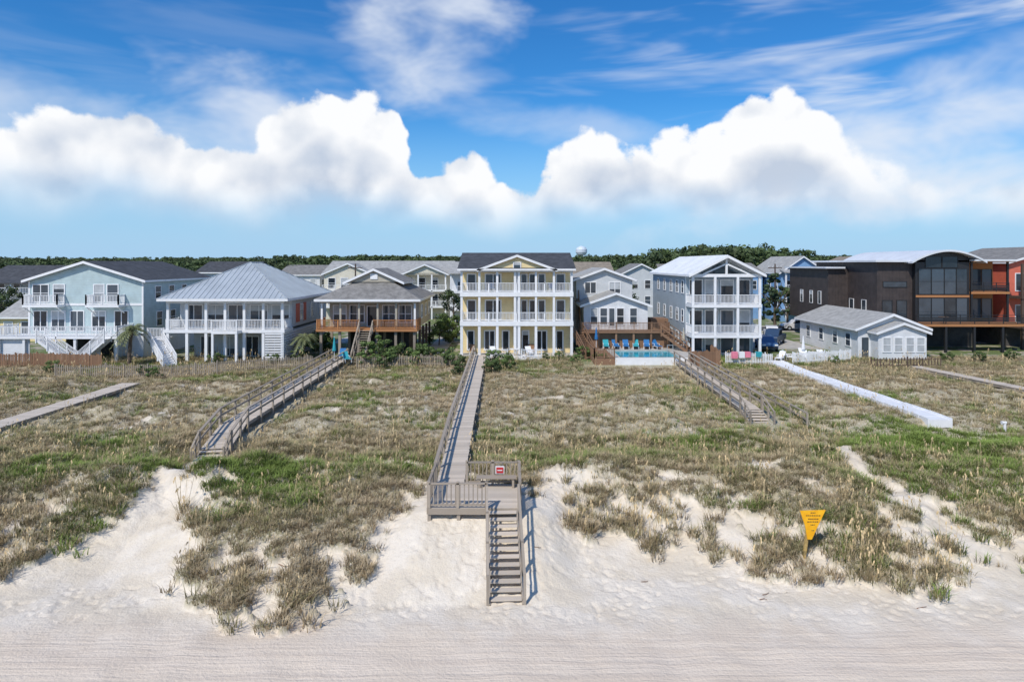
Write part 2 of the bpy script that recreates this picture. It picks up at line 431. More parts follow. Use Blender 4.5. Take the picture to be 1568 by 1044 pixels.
def tuft(name, mat, nb, r, h, lean, w, oats=False):
    v = []; f = []; t = []
    for i in range(nb):
        a = random.uniform(0, 2*math.pi); rr = r*math.sqrt(random.random())
        b = Vector((rr*math.cos(a), rr*math.sin(a), -.04))
        a2 = a+random.gauss(0, .7); d = Vector((math.cos(a2), math.sin(a2), 0))
        hh = h*random.uniform(.5, 1.15); ll = hh*lean*random.uniform(.3, 1.4)
        sd = Vector((-d.y, d.x, 0)); n = len(v)
        for q in (0, .5):
            c = b+d*(ll*q*q)+Vector((0,0,hh*(q-.22*q*q)))
            ww = w*(1-q*.4)
            v += [tuple(c-sd*ww/2), tuple(c+sd*ww/2)]; t += [q, q]
        c = b+d*ll+Vector((0,0,hh*.78)); v.append(tuple(c)); t.append(1)
        f += [(n,n+1,n+3,n+2),(n+2,n+3,n+4)]
        if oats and i % 4 == 0:
            hh *= 1.75; top = b+d*ll*.6+Vector((0,0,hh))
            n = len(v); v += [tuple(b-sd*.006), tuple(b+sd*.006), tuple(top+sd*.006), tuple(top-sd*.006)]
            t += [.6]*4; f.append((n,n+1,n+2,n+3))
            for k in range(3):
                c = top+d*.045*k-Vector((0,0,.02*k*k-.06)); n = len(v)
                v += [tuple(c-sd*.022), tuple(c+Vector((0,0,-.07))), tuple(c+sd*.022), tuple(c+Vector((0,0,.05)))]
                t += [1]*4; f.append((n,n+1,n+2,n+3))
    return obj_mesh(name, v, f, mat, {'t': t}, linkit=False)

def coll(name, obs):
    c = bpy.data.collections.new(name)
    for o in obs: c.objects.link(o)
    return c
def instancer(name, pts, sc, c):
    pts = np.asarray(pts)
    me = bpy.data.meshes.new(name); me.vertices.add(len(pts)); me.vertices.foreach_set('co', pts.astype(np.float32).ravel())
    for k, a in (('sc', sc), ('rz', rng.random(len(pts))*6.283)):
        at = me.attributes.new(k, 'FLOAT', 'POINT'); at.data.foreach_set('value', np.asarray(a, dtype=np.float32))
    o = link(bpy.data.objects.new(name, me))
    g = bpy.data.node_groups.new(name+'_scatter', 'GeometryNodeTree')
    g.interface.new_socket('Geometry', in_out='INPUT', socket_type='NodeSocketGeometry')
    g.interface.new_socket('Geometry', in_out='OUTPUT', socket_type='NodeSocketGeometry')
    gi = g.nodes.new('NodeGroupInput'); go = g.nodes.new('NodeGroupOutput')
    ip = g.nodes.new('GeometryNodeInstanceOnPoints'); ci = g.nodes.new('GeometryNodeCollectionInfo')
    ci.inputs['Collection'].default_value = c; ci.inputs['Separate Children'].default_value = True
    ci.inputs['Reset Children'].default_value = True; ip.inputs['Pick Instance'].default_value = True
    na = g.nodes.new('GeometryNodeInputNamedAttribute'); na.data_type = 'FLOAT'; na.inputs['Name'].default_value = 'sc'
    nb = g.nodes.new('GeometryNodeInputNamedAttribute'); nb.data_type = 'FLOAT'; nb.inputs['Name'].default_value = 'rz'
    cx = g.nodes.new('ShaderNodeCombineXYZ'); er = g.nodes.new('FunctionNodeEulerToRotation')
    L = g.links.new
    L(nb.outputs['Attribute'], cx.inputs[2]); L(cx.outputs[0], er.inputs[0]); L(er.outputs[0], ip.inputs['Rotation'])
    L(na.outputs['Attribute'], ip.inputs['Scale']); L(gi.outputs[0], ip.inputs['Points']); L(ci.outputs[0], ip.inputs['Instance'])
    L(ip.outputs[0], go.inputs[0])
    md = o.modifiers.new('scatter', 'NODES'); md.node_group = g
    return o

cg = coll('green_tufts', [tuft('green_tuft', G_GREEN, 24, .22, .40, .7, .026) for i in range(4)])
co = coll('olive_tufts', [tuft('olive_tuft', G_OLIVE, 22, .22, .38, .8, .022) for i in range(4)])
cd = coll('dry_tufts', [tuft('dry_tuft', G_DRY, 20, .2, .40, .85, .02) for i in range(4)])
cs = coll('oat_tufts', [tuft('oat_tuft', G_OAT, 20, .2, .50, .75, .018, True) for i in range(4)])

def cand(n, y0, y1):
    y = np.sqrt(rng.random(n)*(y1*y1-y0*y0)+y0*y0); x = (rng.random(n)*2-1)*(.8*y+3)
    return x, y
xa, ya = cand(42000, 21.5, 73); xb, yb = cand(21000, 21.5, 40)
x = np.concatenate([xa, xb]); y = np.concatenate([ya, yb])
m_ = cover(x, y)
ok = rng.random(len(x)) < m_*1.05
for a, b, w in WALKS: ok &= segd(x, y, a, b) > w*.5+.15
ok &= ~((x > -3.9) & (x < .8) & (y < 31.5) & (y > 23))
ok &= ~((x > 7) & (y > 66.5) & (x < 20.5))
x = x[ok]; y = y[ok]; z = hgt(x, y)
yg = np.interp(x, GX, GY)
G = fbm(x*.18+7, y*.25, 3)+.28*np.exp(-((x+18)/6.5)**2-((y-34)/2.4)**2)+.42*np.exp(-((x-23)/8)**2-((y-38.5)/4)**2) \
    + .08*np.exp(-((x-5)/9)**2-((y-37)/3)**2)+.18*np.exp(-((x+9)/5)**2-((y-33)/1.5)**2)-.12*np.clip(1-(y-yg)/5, 0, 1)-.06*np.clip((y-42)/15, 0, 1)
r = rng.random(len(x)); G2 = G+(r-.5)*.35
kd = rng.random(len(x))
front = np.clip(1-(y-yg)/4.5, 0, 1)
sel_g = G2 > .65
sel_d = ~sel_g & ((G2 < .41) | (kd < .18+.2*front))
sel_s = ~sel_g & ~sel_d & (kd > .92-.15*front)
sel_o = ~(sel_g | sel_d | sel_s)
sc = (.6+.65*rng.random(len(x)))*(1+.3*front)*(1+.1*np.clip((y-45)/20, 0, 1))
for nm, s_, c_ in (('green_dune_grass', sel_g, cg), ('olive_dune_grass', sel_o, co), ('dry_dune_grass', sel_d, cd), ('sea_oats', sel_s, cs)):
    instancer(nm, np.stack([x[s_], y[s_], z[s_]], 1), sc[s_], c_)

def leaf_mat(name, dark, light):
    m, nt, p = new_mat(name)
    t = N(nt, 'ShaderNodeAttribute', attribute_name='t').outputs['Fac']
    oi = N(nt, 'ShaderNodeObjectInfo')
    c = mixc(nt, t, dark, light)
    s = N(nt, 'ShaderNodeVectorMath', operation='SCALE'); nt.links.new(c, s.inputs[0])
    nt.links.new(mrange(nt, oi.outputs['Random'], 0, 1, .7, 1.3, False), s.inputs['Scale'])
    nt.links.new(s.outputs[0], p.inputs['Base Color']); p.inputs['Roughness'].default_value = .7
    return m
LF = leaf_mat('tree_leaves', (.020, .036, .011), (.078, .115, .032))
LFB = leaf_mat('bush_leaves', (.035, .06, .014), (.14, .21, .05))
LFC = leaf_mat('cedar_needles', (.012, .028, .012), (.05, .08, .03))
BARK = surf('bark', (.12, .09, .065), .9, .3, 5)

def crown(v, f, t, c, rx, ry, rz, ncl, nl, ls):
    for i in range(ncl):
        while True:
            q = np.array([random.uniform(-1,1) for _ in range(3)])
            l = np.linalg.norm(q)
            if .35 < l < 1: break
        cc = np.array(c)+q*np.array([rx, ry, rz]); cr = random.uniform(.22, .4)*min(rx, rz)
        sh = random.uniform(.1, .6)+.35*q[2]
        D = rng.normal(size=(nl, 3)); D /= np.linalg.norm(D, axis=1)[:, None]
        R = rng.normal(size=(nl, 3))
        for k in range(nl):
            d = D[k]
            pp = cc+d*cr*random.uniform(.6, 1.1)*np.array([1.15,1.15,.8])
            a = np.cross(d, R[k]); a /= (np.linalg.norm(a)+1e-6)
            b = np.cross(d, a); s1 = ls*random.uniform(.6, 1.3); n = len(v)
            nn = d*ls*.4*random.uniform(-1, 1)
            v += [tuple(pp-a*s1), tuple(pp-b*s1*.6+nn), tuple(pp+a*s1), tuple(pp+b*s1*.6)]
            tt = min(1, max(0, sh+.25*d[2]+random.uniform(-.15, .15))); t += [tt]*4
            f.append((n,n+1,n+2,n+3))
def tree_parts(h, tr, kind='oak'):
    v = []; f = []; t = []
    if kind == 'oak':
        crown(v, f, t, (0,0,h*.68), h*.42, h*.42, h*.3, 24, 45, h*.032)
    elif kind == 'bush':
        crown(v, f, t, (0,0,h*.5), h*.7, h*.7, h*.45, 22, 70, h*.045)
    else:
        for i in range(6):
            zz = h*(.25+.13*i); w = h*.28*(1-i/7.5)
            crown(v, f, t, (random.gauss(0,.1),random.gauss(0,.1),zz), w, w, h*.1, 8, 60, h*.022)
    tv = []; tf = []
    def limb(p, q, r0, r1, n=7):
        k = len(tv); p = Vector(p); q = Vector(q); d = (q-p).normalized(); s = d.orthogonal().normalized(); u = d.cross(s)
        for c, r in ((p, r0), (q, r1)):
            for i in range(n):
                a = 6.283*i/n; tv.append(tuple(c+s*r*math.cos(a)+u*r*math.sin(a)))
        for i in range(n): tf.append((k+i, k+(i+1) % n, k+n+(i+1) % n, k+n+i))
    top = Vector((random.gauss(0,.03)*h, random.gauss(0,.03)*h, h*.5))
    limb((0,0,-.2), top, tr, tr*.6)
    for i in range(6):
        a = i*1.05; e = top+Vector((math.cos(a)*h*.25, math.sin(a)*h*.25, h*random.uniform(.1,.3)))
        limb(Vector((0,0,h*.28)).lerp(top, i/6), e, tr*.4, tr*.12)
    return (v, f, t), (tv, tf)
def joined_tree(name, h, tr, kind, lm):
    (v, f, t), (tv, tf) = tree_parts(h, tr, kind); n = len(v)
    me = bpy.data.meshes.new(name); me.from_pydata(v+tv, [], f+[tuple(i+n for i in q) for q in tf])
    me.materials.append(lm); me.materials.append(BARK)
    me.polygons.foreach_set('material_index', [0]*len(f)+[1]*len(tf))
    at = me.attributes.new('t', 'FLOAT', 'POINT'); at.data.foreach_set('value', np.array(t+[.3]*len(tv), dtype=np.float32))
    me.update(); return bpy.data.objects.new(name, me)
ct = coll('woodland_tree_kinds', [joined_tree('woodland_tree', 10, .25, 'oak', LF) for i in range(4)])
pts = []; scs = []
for i in range(2300):
    yy = 145+700*(random.random()**1.5); xx = random.uniform(-.85, .85)*yy
    a = xx/yy
    hh = 10.8+.013*(yy-150)
    hh *= random.uniform(.8, 1.14)
    if .2 < a < .42 and yy < 260: hh *= 1.3
    if a < -.35: hh *= .9
    if yy < 185 and random.random() < .4: hh *= .75
    pts.append((xx, yy, 1.9)); scs.append(hh/10)
instancer('distant_trees', pts, scs, ct)

def place_tree(name, x, y, h, kind, lm, z=None):
    o = joined_tree(name, h, h*.03, kind, lm); link(o)
    o.location = (x, y, h1(x, y)-.05 if z is None else z); o.rotation_euler[2] = random.uniform(0, 6)
    return o
for (bx, by, bh) in [(-13.3,68.5,2.9),(-11.6,68.2,2.3),(-14.4,67.0,1.8),(-12.4,66.8,1.7),(-8.3,69.5,1.9),(-6.7,68.4,1.8),(-5.6,66.6,1.5),(-9.6,67.9,1.5),(-1.5,66,2.0),(-.6,64.6,1.6),(-1.9,63.4,1.4),(-4.9,62.8,1.3),
        (-9,84,3),(-7.6,88,3.4),(-22,70,1.4),(-24,68.5,1.2),(-30,69,1.3),(-21.5,76,2.4),(-22.3,79,2.6),(-33,62,1.3),(-31.8,60.8,1.1),
        (45,70.5,1.1),(48,70,1.2),(52,71,1.3),(7.5,72,1.4),(-55,70,1.6),(3.5,71.3,.8),(-.5,71.2,.8),(57,70,1.4),(-9.2,95,3.5),(9,69,1.3),(-9.5,70.5,2.2),(61,74,1.8),(4.8,70.5,1.0),(6.4,69.6,1.1),(32.5,68.8,.9),(-43,64,1.3)]:
    place_tree('green_bush', bx, by, bh, 'bush', LFB)
place_tree('cedar_tree', 38.5, 100, 9, 'cedar', LFC, 2)
place_tree('oak_tree', 42, 104, 6.5, 'oak', LF, 2)
place_tree('oak_tree', -75, 100, 7, 'oak', LF, 2); place_tree('oak_tree', -20, 110, 6, 'oak', LF, 2)
place_tree('oak_tree', -70, 92, 6, 'oak', LF, 2); place_tree('oak_tree', 60, 110, 7, 'oak', LF, 2)
place_tree('oak_tree', -9.5, 110, 6, 'oak', LF, 2); place_tree('oak_tree', 17.5, 110, 7, 'oak', LF, 2)

def palm(x, y, h):
    b = B('palm_tree', (x, y, 2))
    v = []; n = 10; rings = 7
    for k in range(rings):
        q = k/(rings-1); cx = x+.25*q*q; r = .19-.05*q+(.02 if k % 2 else 0)
        v += [(cx+r*math.cos(6.283*i/n), y+r*math.sin(6.283*i/n), 1.9+h*q) for i in range(n)]
    f = [(k*n+i, k*n+(i+1) % n, (k+1)*n+(i+1) % n, (k+1)*n+i) for k in range(rings-1) for i in range(n)]
    b.add('trunk', BARK, v, f)
    top = Vector((x+.25, y, 1.9+h)); v = []; f = []
    for i in range(34):
        a = i*2.4; el = random.uniform(-.3, 1.3); L = random.uniform(1.3, 1.8); d = Vector((math.cos(a), math.sin(a), 0))
        pr = top; sd = Vector((-d.y, d.x, 0))
        for k in range(1, 10):
            q = k/9; c = top+d*(L*q*math.cos(el*.7))+Vector((0,0,L*(math.sin(el)*q-.75*q*q)))
            for g in (-1, 1):
                tip = c+sd*g*(.45*(1-abs(q-.45)))+d*.2-Vector((0,0,.13)); n0 = len(v)
                v += [tuple(pr), tuple(c), tuple(tip)]; f.append((n0,n0+1,n0+2))
            pr = c
    b.add('fronds', PALMG, v, f); b.done()
palm(-37.9, 67.6, 3.6); palm(-21.8, 71, 2.4)

# ------------------------------------------------------------------ boardwalks
def boardwalk(name, pts, w, zs, rails=(-1,1), mat=GWOOD, pl=.16, kind=(.5,), h=.95, drop=1.2, rm=GWOOD):
    b = B(name, (pts[0][0], pts[0][1], zs[0]))
    for i in range(len(pts)-1):
        p = Vector((*pts[i], zs[i])); q = Vector((*pts[i+1], zs[i+1])); L = (q-p).length; d = (q-p)/L
        sd = Vector((d.y, -d.x, 0)).normalized(); n = int(L/pl)
        for k in range(n):
            c = p+d*(k+.5)*pl; e = random.uniform(-.02, .02); c = c+Vector((0,0,random.uniform(-.006,.006)))
            b.bar('planks', mat, c-sd*(w/2+e), c+sd*(w/2-e), pl-.018, .045)
        for g in (-1, 1):
            e = sd*g*(w/2-.08)-Vector((0,0,.13)); b.bar('joists', rm, p+e, q+e, .05, .2)
            n2 = max(1, round(L/2.4)); R = g in rails
            for k in range(n2+1):
                c = p+d*(L*k/n2)+sd*g*(w/2+.06)
                b.bar('posts', rm, c-Vector((0,0,drop)), c+Vector((random.gauss(0,.015),0,(h+.02 if R else -.05))), .11, .11)
            if R:
                e = sd*g*(w/2+.06); up = Vector((0,0,1))
                b.bar('handrails', rm, p+e+up*h, q+e+up*h, .15, .05)
                for zz in kind: b.bar('handrails', rm, p+e+up*zz, q+e+up*zz, .05, .13)
    return b
b = boardwalk('wooden_boardwalk', [(-2.8,31.02),(-2.95,40),(-3.4,73)], 1.25, [2.0,2.3,2.25], (-1,), GWOOD2)
y0, y1 = 28.0, 31.0
yy = y0
while yy < y1-.05:
    b.box('platform_planks', GWOOD2, -3.45, .32, yy, yy+.142, 1.955, 2.0); yy += .16
b.box('platform_joists', GWOOD, -3.45, .32, y0-.05, y0-.003, 1.74, 1.99); b.box('platform_joists', GWOOD, -3.5, -3.453, y0, y1, 1.74, 1.99)
b.box('platform_joists', GWOOD, .323, .37, y0, y1, 1.74, 1.99)
for xx in (-3.4,-2.2,-1.0,.27):
    for yy in (28.08, 30.9): b.box('platform_posts', GWOOD, xx-.07, xx+.07, yy-.07, yy+.07, .4, 1.95)
b.rail((-3.4,28.0,2.0), (-1.05,28.0,2.0), GWOOD, 1.0, .17, 1.2, 'platform_railing', .045)
b.rail((-3.44,28.1,2.0), (-3.44,31,2.0), GWOOD, 1.0, .17, 1.5, 'platform_railing', .045)
b.rail((-2.05,31.0,2.0), (.3,31.0,2.0), GWOOD, 1.0, .17, 1.2, 'platform_railing', .045)
b.rail((.33,28.05,2.0), (.33,30.9,2.0), GWOOD, 1.0, .17, 1.5, 'platform_railing', .045)
b.box('bench', GWOOD, -1.6, .2, 30.4, 30.85, 2.42, 2.47); b.box('bench', GWOOD, -1.5, -1.4, 30.45, 30.8, 2.0, 2.42); b.box('bench', GWOOD, .0, .1, 30.45, 30.8, 2.0, 2.42)
b.stairs((-.38,27.95,1.98), (-.2,24.0,.08), 1.1, GWOOD2, 12, True, h=.95, rmat=GWOOD, td=.26)
b.done()
bb = B('warning_placard', (-.55,30.9,2.5)); bb.box('board', WHITE, -.75, -.35, 30.90, 30.93, 2.5, 2.85); bb.box('red_panel', RED, -.71, -.39, 30.88, 30.897, 2.54, 2.80); bb.bar('text_bar', WHITE, (-.66,30.872,2.67), (-.44,30.872,2.67), .01, .04); bb.done()

b = boardwalk('wooden_boardwalk', [(-15.9,36.6),(-16.9,41.5),(-17.6,70)], 1.5, [2.1,2.3,2.3], mat=GWOOD2)
b.stairs((-15.9,36.5,2.1), (-15.7,35.2,1.55), 1.4, GWOOD2, 4, True, rmat=GWOOD); b.done()
boardwalk('low_boardwalk', [(-31.8,28),(-31.8,57)], 1.5, [2.05,2.05], (), GWOOD2).done()
b = boardwalk('wooden_boardwalk', [(16.1,46),(16.9,68)], 1.3, [2.2,2.3], mat=GWOOD2)
b.stairs((16.1,45.9,2.2), (16.0,43.6,1.6), 1.3, GWOOD2, 6, True, rmat=GWOOD)
b.bar('long_handrail', GWOOD, (18.6,43,2.6), (18.2,66,3.1), .12, .06); b.bar('long_handrail', GWOOD, (18.6,43,2.2), (18.2,66,2.7), .05, .12)
for k in range(10): b.bar('long_handrail', GWOOD, (18.6-.04*k,43+2.5*k,1.2), (18.6-.04*k,43+2.5*k,2.62+.05*k), .1, .1)
b.done()
b = B('white_walkway', (27,57,2))
for k in range(26):
    ya_ = 44+k; xm = 27.6-.035*k; zz = max(h1(xm, ya_+.5), h1(xm, ya_+1), h1(xm, ya_))+.12
    zz = max(zz, 1.95)
    b.slab('panels', WHITE, [(xm-.7,ya_,zz),(xm+.7,ya_,zz),(xm+.7,ya_+.985,zz),(xm-.7,ya_+.985,zz)], .5)
    b.box('side_kerb', WHITE, xm-.80, xm-.703, ya_, ya_+.985, 1.2, zz+.1); b.box('side_kerb', WHITE, xm+.703, xm+.80, ya_, ya_+.985, 1.2, zz+.1)
b.done()
boardwalk('low_boardwalk', [(41.4,50),(39,66)], 1.1, [2.1,2.1], (), GWOOD2).done()
b = B('white_vent_pipe', (30.9,42.8,2)); gz = h1(30.9,42.8)
b.cyl('riser', WHITE, (30.9,42.8,gz-.2), .08, .75, n=12); b.cyl('elbow', WHITE, (30.72,42.8,gz+.55), .085, .26, 'x', 12); b.cyl('cap', WHITE, (30.70,42.8,gz+.55), .11, .05, 'x', 12)
b.done()
def sticks(name, x, y, n):
    b = B(name, (x, y, h1(x, y)))
    for i in range(n):
        a = random.uniform(-.6, .6); L = random.uniform(.2, .6); p = Vector((x+random.gauss(0,.3), y+random.gauss(0,.3), 0)); p.z = h1(p.x, p.y)+.02
        q = p+Vector((math.cos(a)*L*.6, math.sin(a)*L*.6, 0)); q.z = h1(q.x, q.y)+.03; r2 = q+Vector((math.cos(a+.4)*L*.4, math.sin(a+.4)*L*.4, 0)); r2.z = h1(r2.x, r2.y)+.03
        b.bar('stick', BWOOD, p, q, .02, .02); b.bar('twig', BWOOD, q, r2, .013, .013)
    b.done()
for q in ((-7.2,24.2,2),(-8.9,26.0,1),(4.8,25.5,1),(9.4,24.5,2),(.7,26.5,1),(14.5,23.6,1)): sticks('driftwood', *q)

# warning sign
m, nt, p = new_mat('yellow_sign_face')
tc = N(nt, 'ShaderNodeTexCoord'); f_ = noise(nt, tc.outputs['Object'], 6, 3)
nt.links.new(mixc(nt, mrange(nt, f_, .3, .7), (.84, .38, .0), (.92, .48, .01)), p.inputs['Base Color']); p.inputs['Roughness'].default_value = .5
YS = m
b = B('beach_warning_sign', (11.5, 26.8, 0)); gz = h1(11.5, 26.8)
b.bar('post', surf('sign_post_wood', (.50, .34, .12), .8, .3, 6), (11.42,26.8,gz-.3), (11.60,26.8,gz+1.0), .11, .11)
zt = gz+1.85
b.prism('face', YS, [(11.26,zt),(12.26,zt+.03),(11.98,zt-.55),(11.72,zt-1.12),(11.55,zt-1.12),(11.46,zt-.60)], 26.68, 26.72)
for i, (w_, zz) in enumerate(((.20,.06),(.56,.17),(.40,.30),(.46,.41),(.2,.53),(.12,.75))):
    xx = 11.74-w_/2+.03
    while xx < 11.74+w_/2:
        lw_ = random.uniform(.03, .07); b.box('lettering', BLACK, xx, xx+lw_, 26.674, 26.678, zt-zz-.032, zt-zz); xx += lw_+.02
b.done()

# ------------------------------------------------------------------ fences
def fence(name, pts, h, mat, sp=.14, w=.09, z=None, solid=False):
    b = B(name, (pts[0][0], pts[0][1], 2))
    for i in range(len(pts)-1):
        p = Vector((*pts[i],0)); q = Vector((*pts[i+1],0)); L = (q-p).length; d = (q-p)/L; n = int(L/sp)
        X_ = np.array([(p+d*sp*k).x for k in range(n+1)]); Y_ = np.array([(p+d*sp*k).y for k in range(n+1)]); zz = hgt(X_, Y_) if z is None else X_*0+z
        for k in range(n+1):
            c = Vector((X_[k], Y_[k], zz[k])); hh = h*random.uniform(.93, 1.03)
            tl = Vector((random.gauss(0,.015), 0, 0)) if not solid else Vector((0,0,0))
            b.bar('pickets', mat, c-Vector((0,0,.1)), c+tl+Vector((0,0,hh)), w, .025)
        st_ = 12
        for k in range(0, n, st_):
            k2 = min(n, k+st_); a = Vector((X_[k],Y_[k]+.04,zz[k])); c = Vector((X_[k2],Y_[k2]+.04,zz[k2]))
            for g in (.25, .8): b.bar('rails', mat, a+Vector((0,0,h*g)), c+Vector((0,0,h*g)), .04, .07)
            b.bar('posts', mat, a-Vector((0,0,.2)), a+Vector((0,0,h*1.08)), .1, .1)
    b.done()
fence('wooden_sand_fence', [(-40.5,60.5),(-35,61.5),(-27,62.5),(-19.5,67)], 1.15, GWOOD, .17, .07)
fence('wooden_sand_fence', [(-15,66),(-9,67.5),(-4.6,67)], 1.1, GWOOD, .17, .07)
fence('wooden_fence', [(-56,66),(-47,67.5),(-40,66.5)], 1.3, BWOOD, .15, .13)
fence('white_picket_fence', [(21.5,68.6),(26,68.2)], 1.15, WHITE, .16, .09)
fence('white_picket_fence', [(28.2,68.5),(35,70.5)], 1.15, WHITE, .16, .09)
fence('wooden_fence', [(17.6,67.2),(20.6,67.6),(20.8,71.5)], 1.5, BWOOD, .14, .13, None, True)
fence('wooden_fence', [(35,66.5),(42,66.7)], 1.0, DWOOD, .3, .09)

# ------------------------------------------------------------------ house A : seafoam gable house
b = B('seafoam_beach_house', (-45.3,72.6,2)); x0,x1,yf = -51.4,-39.2,72.6
b.box('walls', TEAL, x0,x1,yf,88,4.6,10.25)
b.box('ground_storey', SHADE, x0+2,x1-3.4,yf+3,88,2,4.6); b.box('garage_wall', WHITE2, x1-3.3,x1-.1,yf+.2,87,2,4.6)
b.gable_y(x0,x1,yf,88,10.25,12.15,SHD,TEAL)
b.box('corner_boards', WHITE, x0-.02,x0+.16,yf-.04,yf-.003,4.6,10.2); b.box('corner_boards', WHITE, x1-.16,x1+.02,yf-.04,yf-.003,4.6,10.2)
b.box('band', WHITE, x0,x1,yf-.05,yf-.003,7.55,7.8)
for a_,c_ in ((-50.9,-49.3),(-48.7,-47.6),(-44.4,-43.4),(-43,-41.9)): b.win(a_,c_,8.0,9.75,yf,nx=2 if c_-a_>1.3 else 1,nz=2)
for a_ in (-50.8,-48.9,-46.9,-44.6,-42.2): b.win(a_,a_+1.35,4.9,6.95,yf,nx=2)
for yy in (75,78,81,85): b.win(yy,yy+1.1,8.2,9.5,x1,'x',1,nz=2); b.win(yy+.3,yy+1.4,5.2,6.7,x1,'x',1,nz=2)
for a_,c_ in ((-51.2,-47.5),(-44.6,-41.1)):
    b.box('balcony', WHITE, a_,c_,yf-1.3,yf-.06,7.45,7.7); b.rail((a_+.06,yf-1.25,7.7),(c_-.06,yf-1.25,7.7))
    b.rail((a_+.06,yf-1.25,7.7),(a_+.06,yf-.1,7.7)); b.rail((c_-.06,yf-1.25,7.7),(c_-.06,yf-.1,7.7))
    for c2 in (a_+.1,c_-.1): b.bar('brackets', WHITE, (c2,yf-1.2,7.45),(c2,yf-.05,6.8),.1,.1)
b.box('deck', WHITE, -52.6,-40.2,yf-3.1,yf-.003,4.35,4.6); b.rail((-52.5,yf-3.05,4.6),(-40.3,yf-3.05,4.6)); b.rail((-52.5,yf-3,4.6),(-52.5,yf,4.6)); b.rail((-40.3,yf-3,4.6),(-40.3,yf,4.6))
for xx in (-52.4,-49.8,-47.2,-44.6,-42.2,-40.4):
    b.box('posts', WHITE, xx-.12,xx+.12,yf-3,yf-2.76,1.9,4.35)
b.stairs((-47.6,yf-3.7,4.5),(-44.2,yf-3.7,2.1),1.1,WHITE,13,True,bal=True,open_=False); b.stairs((-40.8,yf-3.7,4.5),(-43.6,yf-3.7,2.1),1.1,WHITE,13,True,bal=True,open_=False)
b.box('white_panels', WHITE2, -52.4,-49.4,yf-2.7,yf-2.6,2.0,4.3)
b.done()

# ------------------------------------------------------------------ house B : hip metal roof house
b = B('metal_roof_beach_house', (-29.3,70.5,2)); x0,x1,yf = -35.3,-23.3,69.6
b.box('walls', LGRAY, x0+.1,x1-.02,yf+2.8,85.7,5.3,8.3); b.box('ground_storey', LGRAY, x0+1.2,x1-.1,yf+3.6,85.5,2,5.0)
b.hip(x0,x1,yf,85.7,8.3,12.0,76.5,79.5,METAL,.6,seams=METAL)
b.box('deck', WHITE, x0-.2,x1+.1,yf,yf+2.8,4.95,5.28); b.box('beam', WHITE, x0,x1,yf+.05,yf+.3,7.95,8.28); b.box('beam', WHITE, x1-.25,x1,yf+.31,yf+2.8,7.95,8.28)
b.box('porch_ceiling', WHITE, x0,x1,yf+.31,yf+2.79,8.05,8.15)
xsC = [x0+.15+i*(x1-x0-.3)/6 for i in range(7)]
for xx in xsC:
    b.box('columns', WHITE, xx-.13,xx+.13,yf+.06,yf+.32,5.28,7.95)
    b.box('lower_columns', WHITE, xx-.14,xx+.14,yf+.06,yf+.34,1.9,4.95)
b.rail((x0,yf+.12,5.28),(x1,yf+.12,5.28)); b.rail((x1-.1,yf+.2,5.28),(x1-.1,yf+2.7,5.28)); b.rail((x0,yf+.2,5.28),(x0,yf+2.7,5.28))
for i in range(5):
    a_ = x0+.7+i*2.3; b.win(a_,a_+1.75,5.4,7.6,yf+2.8,nx=2)
for i in range(4):
    a_ = x0+2+i*2.4; b.win(a_,a_+1.3,2.2,4.2,yf+3.6,nx=2)
b.box('red_shutters', CORAL, x1+.0,x1+.05,73.6,74.85,5.7,7.7); b.box('red_shutters', CORAL, x1,x1+.05,76.15,77.2,5.7,7.7)
b.win(75,76,5.9,7.5,x1-.02,'x',1,nz=2); b.win(79,80,5.9,7.5,x1-.02,'x',1,nz=2); b.win(82.5,83.6,5.9,7.5,x1-.02,'x',1,nz=2)
z = 2.15
while z < 4.9: b.box('slats', WHITE, x1-.04,x1+.03,yf+.4,84,z,z+.16); z += .26
z = 2.15
while z < 4.9: b.box('slats', WHITE, x1-1.9,x1-.1,yf+.02,yf+.05,z,z+.16); z += .26
b.box('balcony_bump', WHITE, -30.2,-27.6,yf-1.1,yf-.003,4.95,5.25); b.rail((-30.15,yf-1.05,5.25),(-27.65,yf-1.05,5.25)); 
b.box('posts', WHITE, -30.2,-29.98,yf-1.08,yf-.86,1.9,4.95); b.box('posts', WHITE, -27.82,-27.6,yf-1.08,yf-.86,1.9,4.95)
b.box('side_landing', WHITE, x0-2,x0-.22,yf+.2,yf+2,4.2,4.4); b.rail((x0-1.95,yf+.2,4.4),(x0-.3,yf+.2,4.4))
b.stairs((x0-1.2,yf+.1,4.35),(x0+1.6,yf-2.4,2.05),1.1,WHITE,12,True,bal=True,open_=False)
b.done()

# ------------------------------------------------------------------ house C : tan house with stained deck
b = B('tan_raised_cottage', (-15.3,73,2)); x0,x1,yf = -20.4,-10.2,72.6
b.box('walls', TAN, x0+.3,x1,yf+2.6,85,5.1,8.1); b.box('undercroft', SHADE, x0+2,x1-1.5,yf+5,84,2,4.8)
b.hip(x0,x1,yf,85.5,8.1,10.9,77.5,80.5,SHG,.5)
b.gable_y(-18.2,-12.2,75.2,83,10.0,11.35,SHG,TAN,.35,.35)
b.box('gable_vent', WHITE, -15.6,-14.8,75.12,75.19,10.3,10.9)
b.box('deck', OWOOD, x0-.3,x1+.2,yf-.6,yf+2.6,4.85,5.1); b.box('beam', TAN, x0,x1,yf+.05,yf+.25,7.8,8.08)
for i in range(6):
    xx = x0+.15+i*(x1-x0-.3)/5; b.box('columns', WHITE if i in (0,5) else TAN, xx-.1,xx+.1,yf+.05,yf+.25,5.1,7.8); b.box('pilings', GWOOD, xx-.13,xx+.13,yf-.3,yf-.04,1.8,4.85); b.box('pilings', GWOOD, xx-.13,xx+.13,yf+4,yf+4.26,1.8,4.85)
for yy in (76,79,82,85): b.box('pilings', DWOOD, x1-.23,x1+.03,yy,yy+.26,1.8,4.85)
